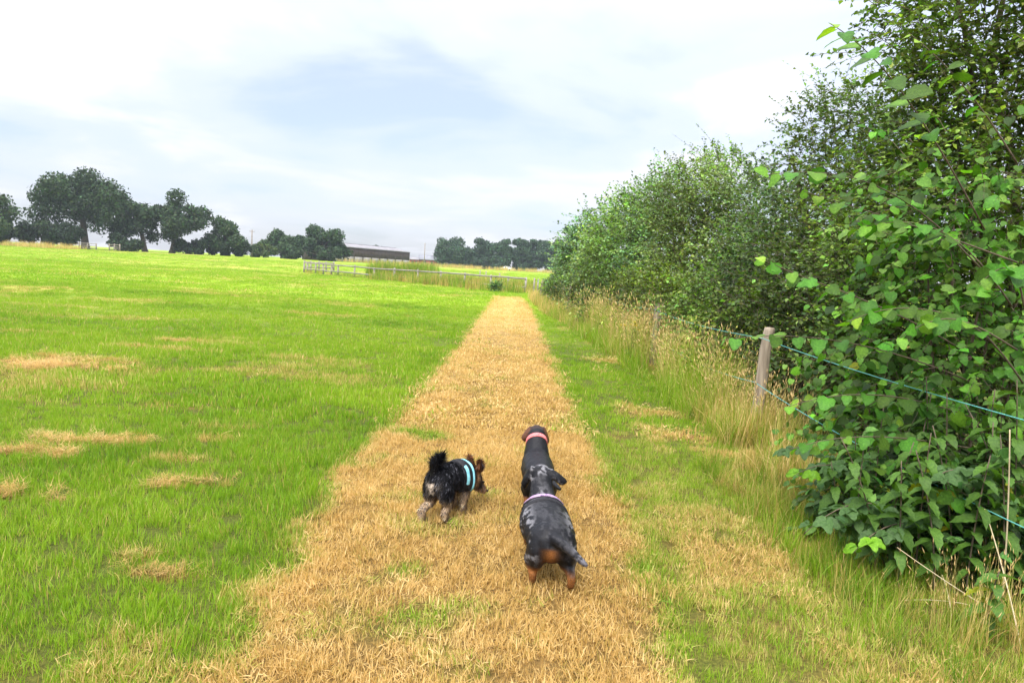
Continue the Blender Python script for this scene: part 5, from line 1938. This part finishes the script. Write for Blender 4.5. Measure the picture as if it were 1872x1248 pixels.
low = sstep(.172, .115, P[:, 2] + .05 * (n1_ - .5))[:, None]
lowc = np.array([[.42, .30, .19]]) * (.55 + .9 * n2_[:, None])
lowc = lowc * (1 - .5 * sstep(.04, .015, P[:, 2])[:, None])
col = col * (1 - low) + lowc * low
rump = (sstep(.0, -.04, P[:, 0]) * np.exp(-((P[:, 1]) / .032) ** 2) * sstep(.285, .25, P[:, 2]) * sstep(.10, .15, P[:, 2]))[:, None] * sstep(.35, .6, n1_)[:, None]
col = col * (1 - rump) + np.array([[.46, .38, .30]]) * rump
hd = sstep(.315, .345, P[:, 0])[:, None]
face = np.array([[.30, .17, .085]]) * (.5 + n2_[:, None])
ear = (P[:, 2] > .205)[:, None]
face = np.where(ear, np.array([[.115, .045, .018]]), face)
dark = (np.exp(-((P[:, 0] - .40) / .028) ** 2) * (P[:, 2] > .115) * (P[:, 2] < .20))[:, None]
face = face * (1 - dark) + np.array([[.014, .013, .014]]) * dark
col = col * (1 - hd) + face * hd
chest = (sstep(.27, .30, P[:, 0]) * sstep(.20, .16, P[:, 2]))[:, None] * (1 - hd)
col = col * (1 - chest) + np.array([[.40, .27, .15]]) * chest
set_col(me, col)
me.materials.append(M_COAT)
obj('body', me, dog)
comb = np.repeat(-FWD[None] * .8 + np.array([[0, 0, -.8]]), len(P), 0)
length = np.full(len(P), .030)
length[P[:, 2] < .13] = .026
length[P[:, 2] < .035] = .010
length[(P[:, 0] > .33) & (P[:, 2] > .2)] = .040
length[(P[:, 0] > .42)] = .018
tailm = (P[:, 2] > .315) & (P[:, 0] < .05)
tailb = (P[:, 2] > .29) & (P[:, 0] < -.03)
length[tailm | tailb] = .042
comb[tailm | tailb] = np.array([.25, .0, .9])
comb[(P[:, 0] > .35) & (P[:, 2] > .2)] = np.array([-.4, 0, .8])
hk = (P[:, 0] > .35) & (P[:, 2] <= .2)
comb[hk] = np.array([-.3, 0, -.8])
obj('fur', fur_mesh(P, Nn, col, length, comb, 24000, rng, .0019, .42, vary=.5, grey=.10), dog)['kind'] = 'stuff'
tk = np.where(tailm)[0]
obj('tail_plume', fur_mesh(P[tk], Nn[tk], col[tk] * 1.0, np.full(len(tk), .055), np.repeat(np.array([[.1, 0, 1.0]]), len(tk), 0), 700, rng, .0026, .9, vary=.4), dog)['kind'] = 'stuff'
dog_eyes(dog, hp2, .038, .030, .012, .008, nose=(.108, 0, -.014))
hr = band(me, (.205, 0, .222), (1, 0, -.05), .075, .013, M_BLACKW, 'harness', dog)
band(me, (.248, 0, .215), (.95, 0, -.2), .022, .020, M_CYAN, 'harness_strap', hr)
band(me, (.180, 0, .225), (1, 0, 0), .014, .022, M_CYAN, 'girth_strap', hr, a0=math.radians(-20), a1=math.radians(50), N_=24)

# ------------------------------------------------------------------ air
m, t, out = new_mat('haze_air')
pv = nd(t, 'ShaderNodeVolumePrincipled')
pv.inputs['Color'].default_value = (.80, .88, 1.0, 1)
pv.inputs['Density'].default_value = .0003
t.links.new(pv.outputs[0], out.inputs['Volume'])
HAZE = MB().box((0, 180, 14.0), (900, 440, 32)).build('haze', m)
tag(HAZE, 'thin pale summer haze over the fields', 'haze', kind='stuff')
